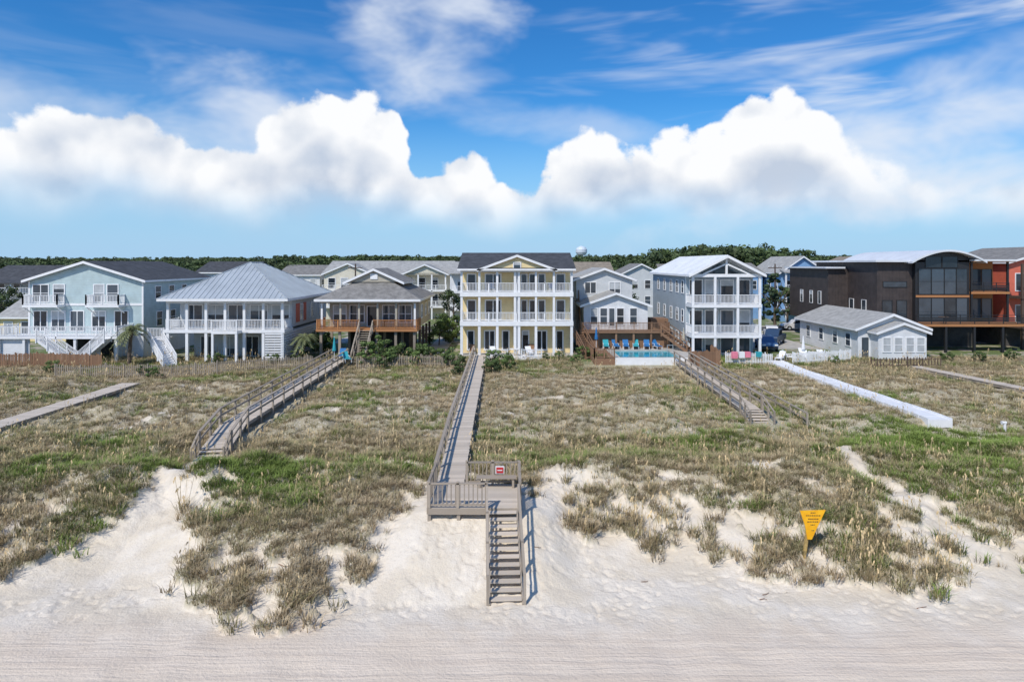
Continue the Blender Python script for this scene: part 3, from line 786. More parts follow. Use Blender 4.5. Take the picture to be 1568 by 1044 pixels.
b.rail((x0-.2,yf-.5,5.1),(-16.2,yf-.5,5.1),OWOOD,.95); b.rail((-14.6,yf-.5,5.1),(x1+.1,yf-.5,5.1),OWOOD,.95); b.rail((x1+.1,yf-.4,5.1),(x1+.1,yf+2.6,5.1),OWOOD,.95); b.rail((x0-.2,yf-.4,5.1),(x0-.2,yf+2.6,5.1),OWOOD,.95)
b.stairs((-15.4,yf-.6,5.05),(-15.4,yf-4.4,2.1),1.2,GWOOD,14,True)
for a_,c_ in ((-19.6,-18.3),(-17.8,-16.3),(-14.2,-12.9),(-12.4,-11.1)): b.win(a_,c_,5.6,7.4,yf+2.6,nx=2,nz=2)
b.win(-15.9,-14.9,5.15,7.3,yf+2.6)
for yy in (76.5,80,83): b.win(yy,yy+1,6,7.4,x1,'x',1,nz=2)
b.done()

# ------------------------------------------------------------------ house D : cream twin-gable behind
b = B('cream_twin_gable_house', (-23,125,2)); x0,x1,yf = -34.4,-11.4,125
b.box('walls', CREAM, x0,x1,yf,140,2,10.2); b.gable_x(x0,x1,yf,140,10.2,12.4,SHL,CREAM)
b.gable_y(x0+.5,x0+9,yf-1.5,132,10.2,12.0,SHL,CREAM); b.box('bay', CREAM, x0+.5,x0+9,yf-1.5,yf,2,10.2)
b.gable_y(x1-8,x1-.4,yf-2.5,132,10.2,11.8,SHL,CREAM)
for z in (4.3,7.2): 
    b.box('porch', WHITE, x1-8,x1-.4,yf-2.5,yf-.01,z-.2,z); b.rail((x1-8,yf-2.45,z),(x1-.4,yf-2.45,z),sp=.25)
    b.box('porch', WHITE, x0+.5,x0+9,yf-3,yf-1.51,z-.2,z); b.rail((x0+.5,yf-2.95,z),(x0+9,yf-2.95,z),sp=.25)
for i in range(4): xx = x1-7.9+i*2.45; b.box('columns', WHITE, xx-.12,xx+.12,yf-2.5,yf-2.26,2,10.1)
b.box('gable_front', CREAM, x1-8,x1-.4,yf-2.5,yf-2.3,10.05,10.3)
for z in (4.6,7.6):
    for xx in np.arange(x0+1.2,x1-1.5,2.3):
        b.win(xx,xx+1.2,z,z+1.8,yf-1.5 if xx<x0+8 else yf,nx=1,nz=2)
b.done()

# ------------------------------------------------------------------ house E : central yellow house
b = B('yellow_three_storey_house', (.5,74,2)); x0,x1,yf = -5.6,6.6,74.0
yw = yf+2.0
b.box('walls', YEL, x0+.15,x1-.15,yw,88,2,11.3)
b.box('side_wings', YEL, x0+.02,x0+.15,yw+.1,87.9,2,11.25)
for z0_,z1_ in ((8.45,8.96),(5.27,5.77)): b.box('deck_band', WHITE, x0-.05,x1+.05,yf-.05,yw-.01,z0_,z1_)
b.box('eave_beam', WHITE, x0,x1,yf,yf+.3,11.1,11.42); b.box('porch_ceiling', WHITE, x0,x1,yf+.31,yw,11.2,11.3)
b.gable_x(x0,x1,yf,88,11.42,13.15,SHD,YEL,.4,.3)
b.gable_y(-3.35,4.45,yf-.05,81,11.42,12.85,SHD,YEL,.45,.35)
b.win(.2,.9,11.55,12.1,yf-.05)
cols = [x0+.13,-3.55,-1.6,.32,.76,2.6,4.55,x1-.13]
for xx in cols:
    b.box('columns', WHITE, xx-.12,xx+.12,yf+.02,yf+.26,8.96,11.1); b.box('columns', WHITE, xx-.12,xx+.12,yf+.02,yf+.26,5.77,8.45); b.box('columns', WHITE, xx-.14,xx+.14,yf+.02,yf+.3,2.1,5.27)
for z in (8.96,5.77):
    b.rail((x0+.05,yf+.1,z),(x1-.05,yf+.1,z),h=.94,sp=.155,post=2.9,bw=.045)
    b.rail((x0+.05,yf+.2,z),(x0+.05,yw,z)); b.rail((x1-.05,yf+.2,z),(x1-.05,yw,z))
b.box('divider', WHITE, .44,.64,yf+.3,yw,2.1,11.2)
for z0_,z1_ in ((9.0,10.8),(5.85,7.9)):
    for a_,c_,n_ in ((-4.9,-4.1,1),(-2.9,-1.3,2),(1.1,1.6,1),(2.0,2.6,1),(3.0,3.6,1),(5.0,5.8,1)): b.win(a_,c_,z0_,z1_,yw,nx=n_,t=.14)
for a_,c_,n_ in ((-4.9,-4.3,1),(-3.0,-2.0,2),(-1.0,-.4,1),(1.2,1.8,1),(2.8,3.8,2),(5.0,5.6,1)): b.win(a_,c_,2.5,4.5,yw,nx=n_,t=.14)
b.box('patio', CONC, x0-.2,x1+.2,yf-.3,yw,2.02,2.12)
b.box('white_patio_deck', WHITE, -2.8,3.2,yf-2.6,yf-.31,1.9,2.22); b.box('patio_steps', WHITE, -1.8,2.2,yf-3.1,yf-2.61,1.8,2.1)
b.rail((-2.7,yf-2.5,2.22),(-.5,yf-2.5,2.22),h=.8); b.rail((1,yf-2.5,2.22),(3.1,yf-2.5,2.22),h=.8)
b.done()

# ------------------------------------------------------------------ house F
b = B('gray_cottage', (11.5,78,2))
b.box('upper_walls', LGRAY, 7.9,14.8,84,96,2,10.1); b.gable_y(7.9,14.8,84,96,10.1,11.35,SHL,LGRAY)
b.win(9.0,10.3,8.4,9.7,84,nx=2); b.win(12.0,13.3,8.4,9.7,84,nx=2)
b.box('walls', WHITE2, 8.2,15.5,78,84,2,7.3); b.gable_y(8.2,15.5,78,84.5,7.3,8.6,SHL,WHITE2)
for a_ in (9.0,10.1,12.0,13.5): b.win(a_,a_+.75,5.1,6.9,78,nz=2)
b.win(11.1,11.7,4.9,6.9,78)
b.box('deck', BWOOD, 7.6,17.6,75.9,77.99,4.3,4.5); b.rail((7.7,75.95,4.5),(17.5,75.95,4.5),BWOOD,.95); b.rail((17.5,76,4.5),(17.5,78,4.5),BWOOD,.95)
for xx in np.arange(7.7,17.7,1.95): b.box('pilings', BWOOD, xx-.1,xx+.1,76,76.2,1.9,4.3)
b.box('deck_skirt', BWOOD, 7.8,17.4,76.6,76.7,2,4.28)
b.stairs((7.6,84,7.8),(7.2,77.5,4.5),1.0,BWOOD,16,True); b.stairs((17,76,4.4),(19.2,73.5,2.7),1.1,BWOOD,10,True)
b.stairs((7.3,76,4.4),(8.3,71.5,2.1),1.0,BWOOD,12,True)
b.box('outdoor_shower_wall', BWOOD, 16.2,18.2,79.5,82,2,5.6)
b.done()

# ------------------------------------------------------------------ pool
m, nt, p = new_mat('pool_water')
tc = N(nt, 'ShaderNodeTexCoord'); f_ = noise(nt, tc.outputs['Object'], 2.2, 3)
nt.links.new(mixc(nt, mrange(nt, f_, .3, .7), (.02, .30, .42), (.05, .46, .56)), p.inputs['Base Color']); p.inputs['Roughness'].default_value = .08
bu = N(nt, 'ShaderNodeBump'); bu.inputs['Strength'].default_value = .25; bu.inputs['Distance'].default_value = .05; nt.links.new(f_, bu.inputs['Height']); nt.links.new(bu.outputs[0], p.inputs['Normal'])
b = B('swimming_pool', (14,71,2.6))
b.box('water', m, 10.9,16.9,68.7,74.3,2.0,2.5)
b.box('coping', CONC, 10.3,17.5,68.1,68.69,1.8,2.62); b.box('coping', CONC, 10.3,17.5,74.31,74.9,1.8,2.62); b.box('coping', CONC, 10.3,10.89,68.69,74.31,1.8,2.62); b.box('coping', CONC, 16.91,17.5,68.69,74.31,1.8,2.62)
b.box('front_wall', WHITE, 10.28,17.52,68.0,68.09,1.6,2.64)
b.box('deck', CONC, 8.2,20.5,74.91,76.5,1.9,2.58); b.box('deck', CONC, 17.51,20.5,68,74.9,1.9,2.58); b.box('deck', BWOOD, 8.2,10.29,68,74.9,1.9,2.58)
b.rail((8.2,68,2.58),(10.2,68,2.58),BWOOD,.95,post=1); b.rail((8.2,68,2.58),(8.2,74,2.58),BWOOD,.95)
b.bar('ladder', METAL, (16.6,73,2.3),(16.6,73,3.3),.05,.05); b.bar('ladder', METAL, (16.6,73,3.3),(17.2,73,3.3),.05,.05); b.bar('ladder', METAL, (17.2,73,3.3),(17.2,73,2.6),.05,.05)
b.done()
def lounger(x, y, z, mat, rz=0):
    b = B('lounge_chair', (x,y,z))
    b.bar('seat', mat, (x,y-.75,z+.38),(x,y+.25,z+.38),.62,.05); b.bar('backrest', mat, (x,y+.27,z+.40),(x,y+.8,z+.95),.62,.05)
    for g in (-.3,.3):
        b.bar('frame', WHITE, (x+g,y-.78,z+.33),(x+g,y+.3,z+.33),.05,.05)
        for q in (-.7,.25): b.bar('legs', WHITE, (x+g,y+q,z),(x+g,y+q,z+.33),.05,.05)
        b.bar('armrest', WHITE, (x+g,y-.1,z+.58),(x+g,y+.42,z+.58),.07,.04); b.bar('armrest', WHITE, (x+g,y-.1,z+.33),(x+g,y-.1,z+.58),.04,.04)
    b.done(rz)
for i, xx in enumerate((10.4,11.5,12.6,13.7,14.9,16.0)): lounger(xx, 75.6, 2.58, CHB if i % 3 else TEALF, random.uniform(-.3,.3))
for xx in (-1.9,1.9): lounger(xx, 72.4, 2.22, WHITE, .3)
for xx in (-24.6,-27.0,-31.8): lounger(xx, 71.0, 5.28, GWOOD, .2)
for xx in (-2.3,4.4): lounger(xx, 75.0, 8.96, CHB, .1)
for xx in (-4.4,2.2): lounger(xx, 75.0, 2.12, BWOOD, .1)
lounger(-16.3, 67.2, 2.35, TEALF, .5); lounger(-17.3, 69.5, 2.35, CHB, .1)
def umbrella(x, y, z, mat):
    b = B('folded_patio_umbrella', (x,y,z)); b.cyl('pole', WHITE, (x,y,z),.03,2.5,n=8); b.cyl('canopy', mat, (x,y,z+1.1),.2,1.35,n=10,r2=.04); b.cyl('base', BLACK, (x,y,z),.25,.1,n=12); b.done()
umbrella(18.6,74,2.58,TAN); umbrella(-17.6,67.6,2.3,TEALF); umbrella(30.5,71.5,2,WHITE); umbrella(9.3,75.4,2.58,CHB)
b = B('towels_on_fence', (24,68,3)); 
for i,(xx,mm) in enumerate(((22.0,PINK),(22.7,WHITE),(23.3,PINK),(24.4,TEALF))): b.box('towel', mm, xx,xx+.55,68.15,68.55,2.55+.05*i,3.2)
b.done()
def table(x, y, z, mat):
    b = B('patio_table', (x,y,z)); b.cyl('top', mat, (x,y,z+.7),.55,.05,n=14); b.cyl('stem', mat, (x,y,z),.05,.7,n=8); b.cyl('foot', mat, (x,y,z),.28,.05,n=12); b.done()
table(29.6,70.6,2,WHITE); table(.3,72.6,2.22,WHITE); table(-14,75,5.1,DWOOD); table(31.6,71.6,2,WHITE); table(49,77.5,5.25,DWOOD)
for q in ((28.9,71),(30.3,70.9),(32.4,71.3),(27.6,70.2),(31,72.6)): lounger(q[0],q[1],2,WHITE,random.uniform(-1,1))

# ------------------------------------------------------------------ house G
b = B('blue_gray_three_storey_house', (22.6,72,2)); x0,x1,yf = 19.0,26.3,72.0
b.box('walls', BGRAY, x0,x1,yf+2.5,92,2,10.9); b.gable_y(x0,x1,yf,92,10.9,12.75,WMETAL,None,.4,.4,seams=WMETAL)
b.prism('rear_gable_wall', BGRAY, [(x0,10.9),(x1,10.9),((x0+x1)/2,12.75)], yf+2.5, 92)
for z in (4.5,7.7):
    b.box('porch_floor', WHITE, x0-.05,x1+.05,yf-.05,yf+2.49,z-.32,z); b.rail((x0+.05,yf+.08,z),(x1-.05,yf+.08,z),h=1.0,sp=.14,post=2.4); b.rail((x0+.05,yf+.2,z),(x0+.05,yf+2.45,z))
    b.rail((x1-.05,yf+.2,z),(x1-.05,yf+2.45,z))
for xx in (x0+.12,x0+2.45,x1-2.45,x1-.12):
    for a_,c_ in ((2,4.18),(4.5,7.38),(7.7,10.6)): b.box('columns', WHITE, xx-.12,xx+.12,yf,yf+.24,a_,c_)
b.box('tie_beam', WHITE, x0,x1,yf+.01,yf+.23,10.6,10.92); xm=(x0+x1)/2
b.bar('king_post', WHITE, (xm,yf+.1,10.9),(xm,yf+.1,12.6),.2,.2); b.bar('brace', WHITE, (xm,yf+.1,12.0),(x0+1.2,yf+.1,10.9),.14,.16); b.bar('brace', WHITE, (xm,yf+.1,12.0),(x1-1.2,yf+.1,10.9),.14,.16)
for z0_,z1_ in ((2.3,4.0),(4.6,6.9),(7.8,10.2)):
    for a_ in (19.4,21.1,22.8,24.6): b.win(a_,a_+1.3,z0_,z1_,yf+2.5,nx=1)
b.prism('gable_glass', GLASS, [(x0+1.2,10.75),(x1-1.2,10.75),(xm,12.1)], yf+2.44, yf+2.49)
for yy in (75.5,78,81,84.5,88):
    for z in (3,5.6,8.8): b.win(yy,yy+.9,z,z+1.3,x0,'x',-1,nz=2)
b.box('corner_board', WHITE, x0-.03,x0-.003,yf+2.5,yf+2.7,2,10.9)
b.done()

# ------------------------------------------------------------------ house J small white
b = B('white_bungalow', (40,73,2)); x0,x1,yf = 36.7,43.8,72.4
b.box('walls', WHITE2, x0,x1,yf,87,2,5.2); b.gable_y(x0,x1,yf,87,5.2,6.6,SHL,WHITE2,.5,.5)
b.box('front_wing', WHITE2, 38.0,43.0,yf-1.6,yf,2,4.9); b.gable_y(38,43,yf-1.6,yf+2,4.9,5.8,SHL,WHITE2,.35,.35)
for a_ in (38.5,39.7,40.9,42.0): b.win(a_,a_+.75,2.9,4.3,yf-1.6,nz=2,gl=BLIND)
b.box('door', GLASS, 37.1,37.8,yf-.04,yf-.003,2.1,4.2)
for yy in (74,77,80.5,84): b.win(yy,yy+1,3.1,4.4,x0,'x',-1,nz=2)
b.done()

# ------------------------------------------------------------------ house I modern
b = B('modern_dark_house', (49,80,2)); yf = 80.0
b.box('left_volume', DARKB, 42.8,46.9,yf,96,5.2,12.2); b.box('left_roof', WMETAL, 42.2,46.9,yf-.8,96.5,12.2,12.42)
b.box('back_volume', DARKB, 40.3,42.79,87,99,4.6,11.4); b.box('back_roof', WMETAL, 39.7,42.19,86.4,99.5,11.4,11.6)
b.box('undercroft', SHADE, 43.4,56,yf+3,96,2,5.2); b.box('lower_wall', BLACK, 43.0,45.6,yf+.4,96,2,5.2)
b.box('centre_volume', BLACK, 46.91,53.2,yf-.6,95,5.2,12.4)
arc = [(46.0+8.6*i/16, 12.25+1.35*math.sin(math.pi*(i/16))**.9) for i in range(17)]
b.prism('arched_wall', BLACK, [(46.9,12.2)]+[(a,c-.25) for a,c in arc if 46.9 < a < 53.3]+[(53.2,12.2)], yf-.6, 95)
arc2 = [(a,c+.02) for a,c in arc]; b.prism('arched_roof', WMETAL, arc2+[(a,c-.2) for a,c in arc[::-1]], yf-1.6, 95.5)
b.box('right_flat_roof', WMETAL, 53.3,58,yf-1.5,95,12.3,12.5)
for i,(a_,c_) in enumerate(((47.3,48.7),(48.8,50.2),(50.3,51.6),(51.7,52.9))):
    b.win(a_,c_,5.4,8.0,yf-.6,fr=BLACK,t=.06,nz=1,gl=GLASS); b.win(a_,c_,8.5,11.4,yf-.6,fr=BLACK,t=.06,nz=2,gl=GLASS)
for a_,c_,t_ in ((48.1,49.9,12.8),(50.05,51.8,12.8)): b.win(a_,c_,11.6,t_,yf-.6,fr=BLACK,t=.05,gl=GLASS)
b.box('floor_band', OWOOD, 46.95,53.15,yf-.68,yf-.603,8.1,8.35)
for a_ in (43.4,45.1): b.win(a_,a_+1.1,5.5,7.7,yf,fr=BLACK,t=.06,gl=GLASS)
b.win(43.5,46.2,9.3,9.9,yf,fr=BLACK,t=.05,gl=GLASS)
for yy in (82.5,85.5): b.win(yy,yy+1,6.4,7.6,42.8,'x',-1,fr=WHITE,t=.05)
for yy in (89,91.5,94.5): b.win(yy,yy+.8,6.8,8.4,40.3,'x',-1,fr=WHITE,t=.05)
b.box('right_volume', OWOOD, 53.21,57.6,yf+1.8,95,5.2,12.3)
for z in (5.5,9.0):
    for a_ in (53.6,55.0,56.3): b.win(a_,a_+1.1,z,z+2.3,yf+1.8,fr=BLACK,t=.06,gl=GLASS)
b.box('upper_deck', OWOOD, 53.3,57.8,yf-.8,yf+1.79,8.5,8.75); b.rail((53.3,yf-.75,8.75),(57.7,yf-.75,8.75),BLACK,1.0,kind=(.3,.5,.7),post=1.5,pw=.07)
b.box('main_deck', OWOOD, 45.4,58.5,yf-3.4,yf-.61,4.95,5.22); b.rail((45.5,yf-3.35,5.22),(58.4,yf-3.35,5.22),BLACK,1.0,kind=(.3,.5,.7),post=1.6,pw=.07)
for xx in (45.6,48.8,52,55.2,58.3): b.box('steel_posts', BLACK, xx-.12,xx+.12,yf-3.3,yf-3.06,1.9,4.95)
for xx in (53.4,57.6): b.box('tall_posts', BLACK, xx-.1,xx+.1,yf-.75,yf-.55,5.2,12.3)
b.box('orange_soffit', OWOOD, 53.3,58,yf-1.4,yf+1.7,12.2,12.28)
b.stairs((58.6,yf-2.5,5.2),(62,yf-2.5,2.1),1.2,DWOOD,14,True)
b.done()
b = B('coral_beach_house', (62,82,2)); b.box('walls', CORAL, 59.6,72,82,95,4.6,12.2); b.box('undercroft', SHADE, 60,71,83,94,2,4.6); b.gable_y(59.6,72,82,95,12.2,14,SHG,CORAL)
b.box('porch', DWOOD, 59.4,72,79.5,81.99,7.9,8.2); b.rail((59.5,79.6,8.2),(71.9,79.6,8.2),DWOOD); b.box('porch', DWOOD, 59.4,72,79.5,81.99,4.4,4.6); b.rail((59.5,79.6,4.6),(71.9,79.6,4.6),DWOOD)
for z in (5,8.8):
    for a_ in (60.5,63,65.5,68): b.win(a_,a_+1.4,z,z+2,82,nx=2)
for xx in (59.6,64,68,71.8): b.box('posts', DWOOD, xx-.12,xx+.12,79.6,79.84,2,12)
b.done()

# ------------------------------------------------------------------ generic rear houses
def rear(name, x0, x1, y0, y1, ze, zr, wall, roof, ori='y', floors=(4.4,7.4), porch=False, z0=2):
    b = B(name, ((x0+x1)/2, y0, 2)); b.box('walls', wall, x0,x1,y0,y1,z0,ze)
    (b.gable_y if ori == 'y' else b.gable_x)(x0,x1,y0,y1,ze,zr,roof,wall)
    n = max(2, int((x1-x0)/2.2))
    for z in floors:
        if z+1.6 > ze: continue
        for i in range(n):
            c = x0+(x1-x0)*(i+.5)/n; b.win(c-.5,c+.5,z,z+1.5,y0,nz=2)
        for yy in np.arange(y0+1.5,y1-1.5,3.2):
            if x0 > 0: b.win(yy,yy+1,z,z+1.4,x0,'x',-1,nz=2)
            else: b.win(yy,yy+1,z,z+1.4,x1,'x',1,nz=2)
        if porch:
            b.box('porch', WHITE, x0,x1,y0-2,y0-.01,z-.4,z-.2); b.rail((x0,y0-1.95,z-.2),(x1,y0-1.95,z-.2),sp=.25)
    if porch:
        for xx in np.linspace(x0+.1,x1-.1,4): b.box('columns', WHITE, xx-.12,xx+.12,y0-2,y0-1.76,z0,ze)
        b.slab('porch_roof', roof, [(x0-.3,y0-2.3,ze),(x1+.3,y0-2.3,ze),(x1+.3,y0,ze+.5),(x0-.3,y0,ze+.5)], .15)
    b.done()
rear('blue_house_with_porches',46.5,54,118,132,10.6,13.2,BLUE,SHL,'y',(4.4,7.6),True)
rear('blue_gable_house',54.5,61,122,136,9.8,12.2,BLUE,SHG,'x',(4.4,7.4),False)
rear('light_blue_house',39,45.5,124,138,10.2,12,BLUE,SHG,'x')
rear('green_roof_house',-86,-76,110,124,9,11.6,LGRAY,SHD,'x',porch=True)
rear('cream_cottage',-66,-55,88,98,5.2,7.4,YEL,SHL,'x',(3,))
rear('gray_house',-72,-62,120,134,9.6,11.8,LGRAY,SHG,'y')
rear('gray_house',-59,-49,128,140,10.4,12.3,LGRAY,SHD,'x')
rear('white_house',-46,-38,135,148,9.8,11.6,WHITE2,SHG,'x')
rear('white_house',-10.5,-4,118,130,10.4,12.2,WHITE2,SHL,'x',porch=True)
rear('tan_house',9,18,122,134,10.2,12.2,TAN,SHT,'x')
rear('gray_house',19.5,29,128,140,9.6,11.9,LGRAY,SHG,'y')
rear('cream_house',31,37,140,150,9.6,11.8,CREAM,SHG,'x')
rear('white_house',64,74,120,132,10.4,12.6,WHITE2,SHD,'y',porch=True)
rear('gray_house',76,88,112,126,10.4,12.6,LGRAY,SHG,'x')
rear('tan_house',66,78,140,150,11,13.4,TAN,SHT,'y')
rear('teal_house',-100,-90,108,120,8.8,11,TEAL,SHD,'y')
W_ = [LGRAY,CREAM,WHITE2,TAN,BGRAY,TEAL]; R_ = [SHG,SHL,SHD,SHT]
for i in range(24):
    yy = random.choice([160,182,205]); xx = -130+i*11.2+random.uniform(-1,1); hh = random.uniform(8,10.6)
    rear('neighborhood_house', xx, xx+random.uniform(7,9), yy, yy+11, hh, hh+random.uniform(1.6,2.4), random.choice(W_), random.choice(R_), random.choice('xy'), (3.5,6.2))

# water tower
b = B('water_tower', (61,600,2)); WT = surf('tower_paint', (.62,.68,.74), .5, .05)
for i in range(6):
    a = i*1.047; b.bar('legs', WT, (61+4*math.cos(a),600+4*math.sin(a),2),(61+3.2*math.cos(a),600+3.2*math.sin(a),20),.6,.6)
b.cyl('riser', WT, (61,600,2),1.0,18,n=12)
prof = [(1.5,19),(4,20.2),(5,22),(5,24.5),(4,26.2),(2,27.2),(.3,27.8)]
for (r0,z0_),(r1,z1_) in zip(prof[:-1],prof[1:]): b.cyl('tank', WT, (61,600,z0_),r0,z1_-z0_,n=20,r2=r1)
b.done()

# ------------------------------------------------------------------ street, driveways, poles
b = B('street', (0,104,2))
b.box('asphalt', ASPH, -300,300,100.5,108,1.95,2.03)
b.box('centre_line', LINE, -300,300,104.15,104.27,2.034,2.038); 
b.box('kerb', CONC, -300,300,100.2,100.49,1.9,2.15); b.box('kerb', CONC, -300,300,108.01,108.3,1.9,2.15)
b.done()
b = B('driveways', (0,85,2))
for xa_,xb_,ya_,yb_ in ((-9.9,-7.6,76,100.1),(27.5,36.2,80,100.1),(16.2,18.5,84,100.1),(-22.6,-21,86,100.1),(45,58,97,100.1)):
    b.box('slab', CONC, xa_,xb_,ya_,yb_,1.96,2.03)
b.done()
for xx in (-60,-25,8,42,75):
    b = B('utility_pole', (xx,109,2)); b.cyl('pole', DWOOD, (xx,109,2),.16,10,n=8,r2=.11); b.box('crossarm', DWOOD, xx-1.1,xx+1.1,108.93,109.07,11.3,11.45)
    for g in (-1,-.4,.4,1): b.cyl('insulators', WHITE, (xx+g,109,11.46),.05,.18,n=6)
    b.done()

def car(name, x, y, rz, col, pickup=False):
    paint = surf(name+'_paint', col, .3, .03); b = B(name, (x,y,2.03)); z = 2.03
    def P(l): return [(x+a,z+c) for a,c in l]
    if pickup:
        b.prism('body', paint, P([(-2.7,.45),(-2.7,1.0),(-2.6,1.15),(-1.4,1.2),(1.0,1.2),(2.7,1.15),(2.7,.5)]), y-.95,y+.95)
        b.prism('cabin', paint, P([(-1.35,1.2),(-.7,1.85),(.85,1.88),(1.0,1.2)]), y-.8,y+.8)
        b.prism('windows', GLASS, P([(-1.05,1.25),(-.6,1.75),(.7,1.78),(.8,1.25)]), y-.83,y+.83)
        b.prism('bed', BLACK, P([(1.1,1.205),(2.6,1.165),(2.6,1.175),(1.1,1.215)]), y-.8,y+.8)
    else:
        b.prism('body', paint, P([(-2.25,.35),(-2.3,.7),(-2.1,.92),(-1.2,1.02),(1.6,1.05),(2.2,.98),(2.25,.4)]), y-.9,y+.9)
        b.prism('cabin', paint, P([(-1.2,1.02),(-.45,1.55),(1.2,1.6),(1.95,1.04)]), y-.74,y+.74)
        b.prism('windows', GLASS, P([(-.95,1.07),(-.35,1.46),(1.1,1.5),(1.65,1.08)]), y-.77,y+.77)
    for a in (-1.5,1.5):
        for g in (-.97,.75): b.cyl('wheels', TIRE, (x+a,y+g,z+.35),.36,.22,'y',18); b.cyl('hubs', METAL, (x+a,y+g-.01,z+.35),.18,.24,'y',10)
    b.box('bumper', BLACK, x-2.42,x-2.26,y-.8,y+.8,z+.4,z+.6); b.box('headlights', WHITE, x-2.34,x-2.2,y-.85,y-.5,z+.7,z+.85); b.box('headlights', WHITE, x-2.34,x-2.2,y+.5,y+.85,z+.7,z+.85)
    b.done(rz)
car('blue_pickup_truck', 32.6, 85, 1.0, (.03,.06,.12), True); car('white_car', 35.0, 92, 1.3, (.7,.7,.7)); car('gray_car', -8.8, 96, 1.57, (.2,.21,.22)); car('red_car', 52, 104, 0, (.4,.04,.03)); car('white_car', 43, 103, 0, (.72,.72,.72)); car('blue_car', 29.6, 79.5, 1.4, (.05,.12,.25))

# ------------------------------------------------------------------ sky
w = bpy.data.worlds.new('World'); scene.world = w; w.use_nodes = True; nt = w.node_tree
w.cycles.sampling_method = 'MANUAL'; w.cycles.sample_map_resolution = 256
bg = nt.nodes['Background']; bg.inputs['Strength'].default_value = .1
SE, SR = math.radians(48), math.radians(212)
sk = N(nt, 'ShaderNodeTexSky'); sk.sky_type = 'NISHITA'; sk.sun_disc = False; sk.sun_elevation = SE; sk.sun_rotation = SR
sk.air_density = 1.0; sk.dust_density = .4; sk.ozone_density = 2.0
hs = N(nt, 'ShaderNodeHueSaturation'); hs.inputs['Saturation'].default_value = 1.3; nt.links.new(sk.outputs[0], hs.inputs['Color'])
tc = N(nt, 'ShaderNodeTexCoord'); sp = N(nt, 'ShaderNodeSeparateXYZ'); nt.links.new(tc.outputs['Generated'], sp.inputs[0])
x_, y_, z_ = sp.outputs
r_ = mth(nt,'SQRT', mth(nt,'ADD', mth(nt,'MULTIPLY',x_,x_), mth(nt,'MULTIPLY',y_,y_)))
az = mth(nt,'ARCTAN2', x_, y_); tt = mth(nt,'DIVIDE', z_, mth(nt,'MAXIMUM', r_, .02))
cb = N(nt,'ShaderNodeCombineXYZ'); nt.links.new(az, cb.inputs[0]); nt.links.new(tt, cb.inputs[1]); C = cb.outputs[0]
def shifted(vec, off, sc=(1,1,1), rot=0):
    m = N(nt,'ShaderNodeMapping'); m.inputs['Location'].default_value = off; m.inputs['Scale'].default_value = sc; m.inputs['Rotation'].default_value = (0,0,rot)
    nt.links.new(vec, m.inputs[0]); return m.outputs[0]
prof = [(-.75,.19),(-.693,.225),(-.626,.238),(-.559,.233),(-.516,.195),(-.463,.185),(-.396,.192),(-.348,.225),(-.291,.246),(-.229,.245),(-.181,.225),(-.152,.18),(-.123,.148),(-.08,.165),(-.037,.152),(-.009,.115),(.015,.108),(.049,.148),(.116,.195),(.168,.190),(.216,.183),(.255,.20),(.293,.202),(.336,.232),(.389,.252),(.441,.238),(.479,.21),(.503,.18),(.561,.145),(.637,.13),(.75,.14)]
fc = N(nt,'ShaderNodeFloatCurve'); cu = fc.mapping.curves[0]
pp = [((math.atan(a)+.75)/1.5, e*math.cos(math.atan(a))/.3) for a,e in prof]
cu.points[0].location = (0, pp[0][1]); cu.points[1].location = (1, pp[-1][1])
for a,e in pp: cu.points.new(a, e)
fc.mapping.update()
nt.links.new(mth(nt,'DIVIDE', mth(nt,'ADD', az, .75), 1.5, clamp=True), fc.inputs['Value'])
top = mth(nt,'MULTIPLY', fc.outputs[0], .3)
warp = noise(nt, C, 9, 3, .5, 0, '2D')
def puff(vec, sc, sm=.35):
    v = N(nt,'ShaderNodeTexVoronoi'); v.voronoi_dimensions='2D'; v.feature='SMOOTH_F1'; v.inputs['Scale'].default_value = sc; v.inputs['Smoothness'].default_value=sm
    nt.links.new(vec, v.inputs['Vector']); return mth(nt,'SUBTRACT', .75, v.outputs['Distance'])
wv = N(nt,'ShaderNodeVectorMath', operation='ADD'); nt.links.new(C, wv.inputs[0])
wc = N(nt,'ShaderNodeCombineXYZ'); nt.links.new(mth(nt,'MULTIPLY', mth(nt,'SUBTRACT', warp, .5), .06), wc.inputs[0]); nt.links.new(mth(nt,'MULTIPLY', mth(nt,'SUBTRACT', warp, .5), -.05), wc.inputs[1])
nt.links.new(wc.outputs[0], wv.inputs[1]); CW = wv.outputs[0]
p1 = puff(CW, 13); p2 = puff(CW, 30)
fine = noise(nt, C, 26, 5, .6, 0, '2D')
n1 = mth(nt,'ADD', mth(nt,'ADD', mth(nt,'MULTIPLY', p1, .55), mth(nt,'MULTIPLY', p2, .28)), mth(nt,'MULTIPLY', fine, .4))
n1b = puff(shifted(CW,(.006,-.022,0)), 13)
d = mth(nt,'SUBTRACT', mth(nt,'ADD', top, mth(nt,'MULTIPLY', mth(nt,'SUBTRACT', n1, .53), .09)), tt)
edge = mrange(nt, az, .42, .6, .015, .06)
mk = mth(nt,'DIVIDE', mth(nt,'ADD', d, .003), edge, clamp=True)
mk = mrange(nt, mk, 0, 1)
big = noise(nt, C, 4, 3, .5, 0, '2D')
bot = mrange(nt, mth(nt,'ADD', tt, mth(nt,'MULTIPLY', mth(nt,'SUBTRACT', big, .5), .10)), .035, .125)
mk = mth(nt,'MULTIPLY', mk, bot)
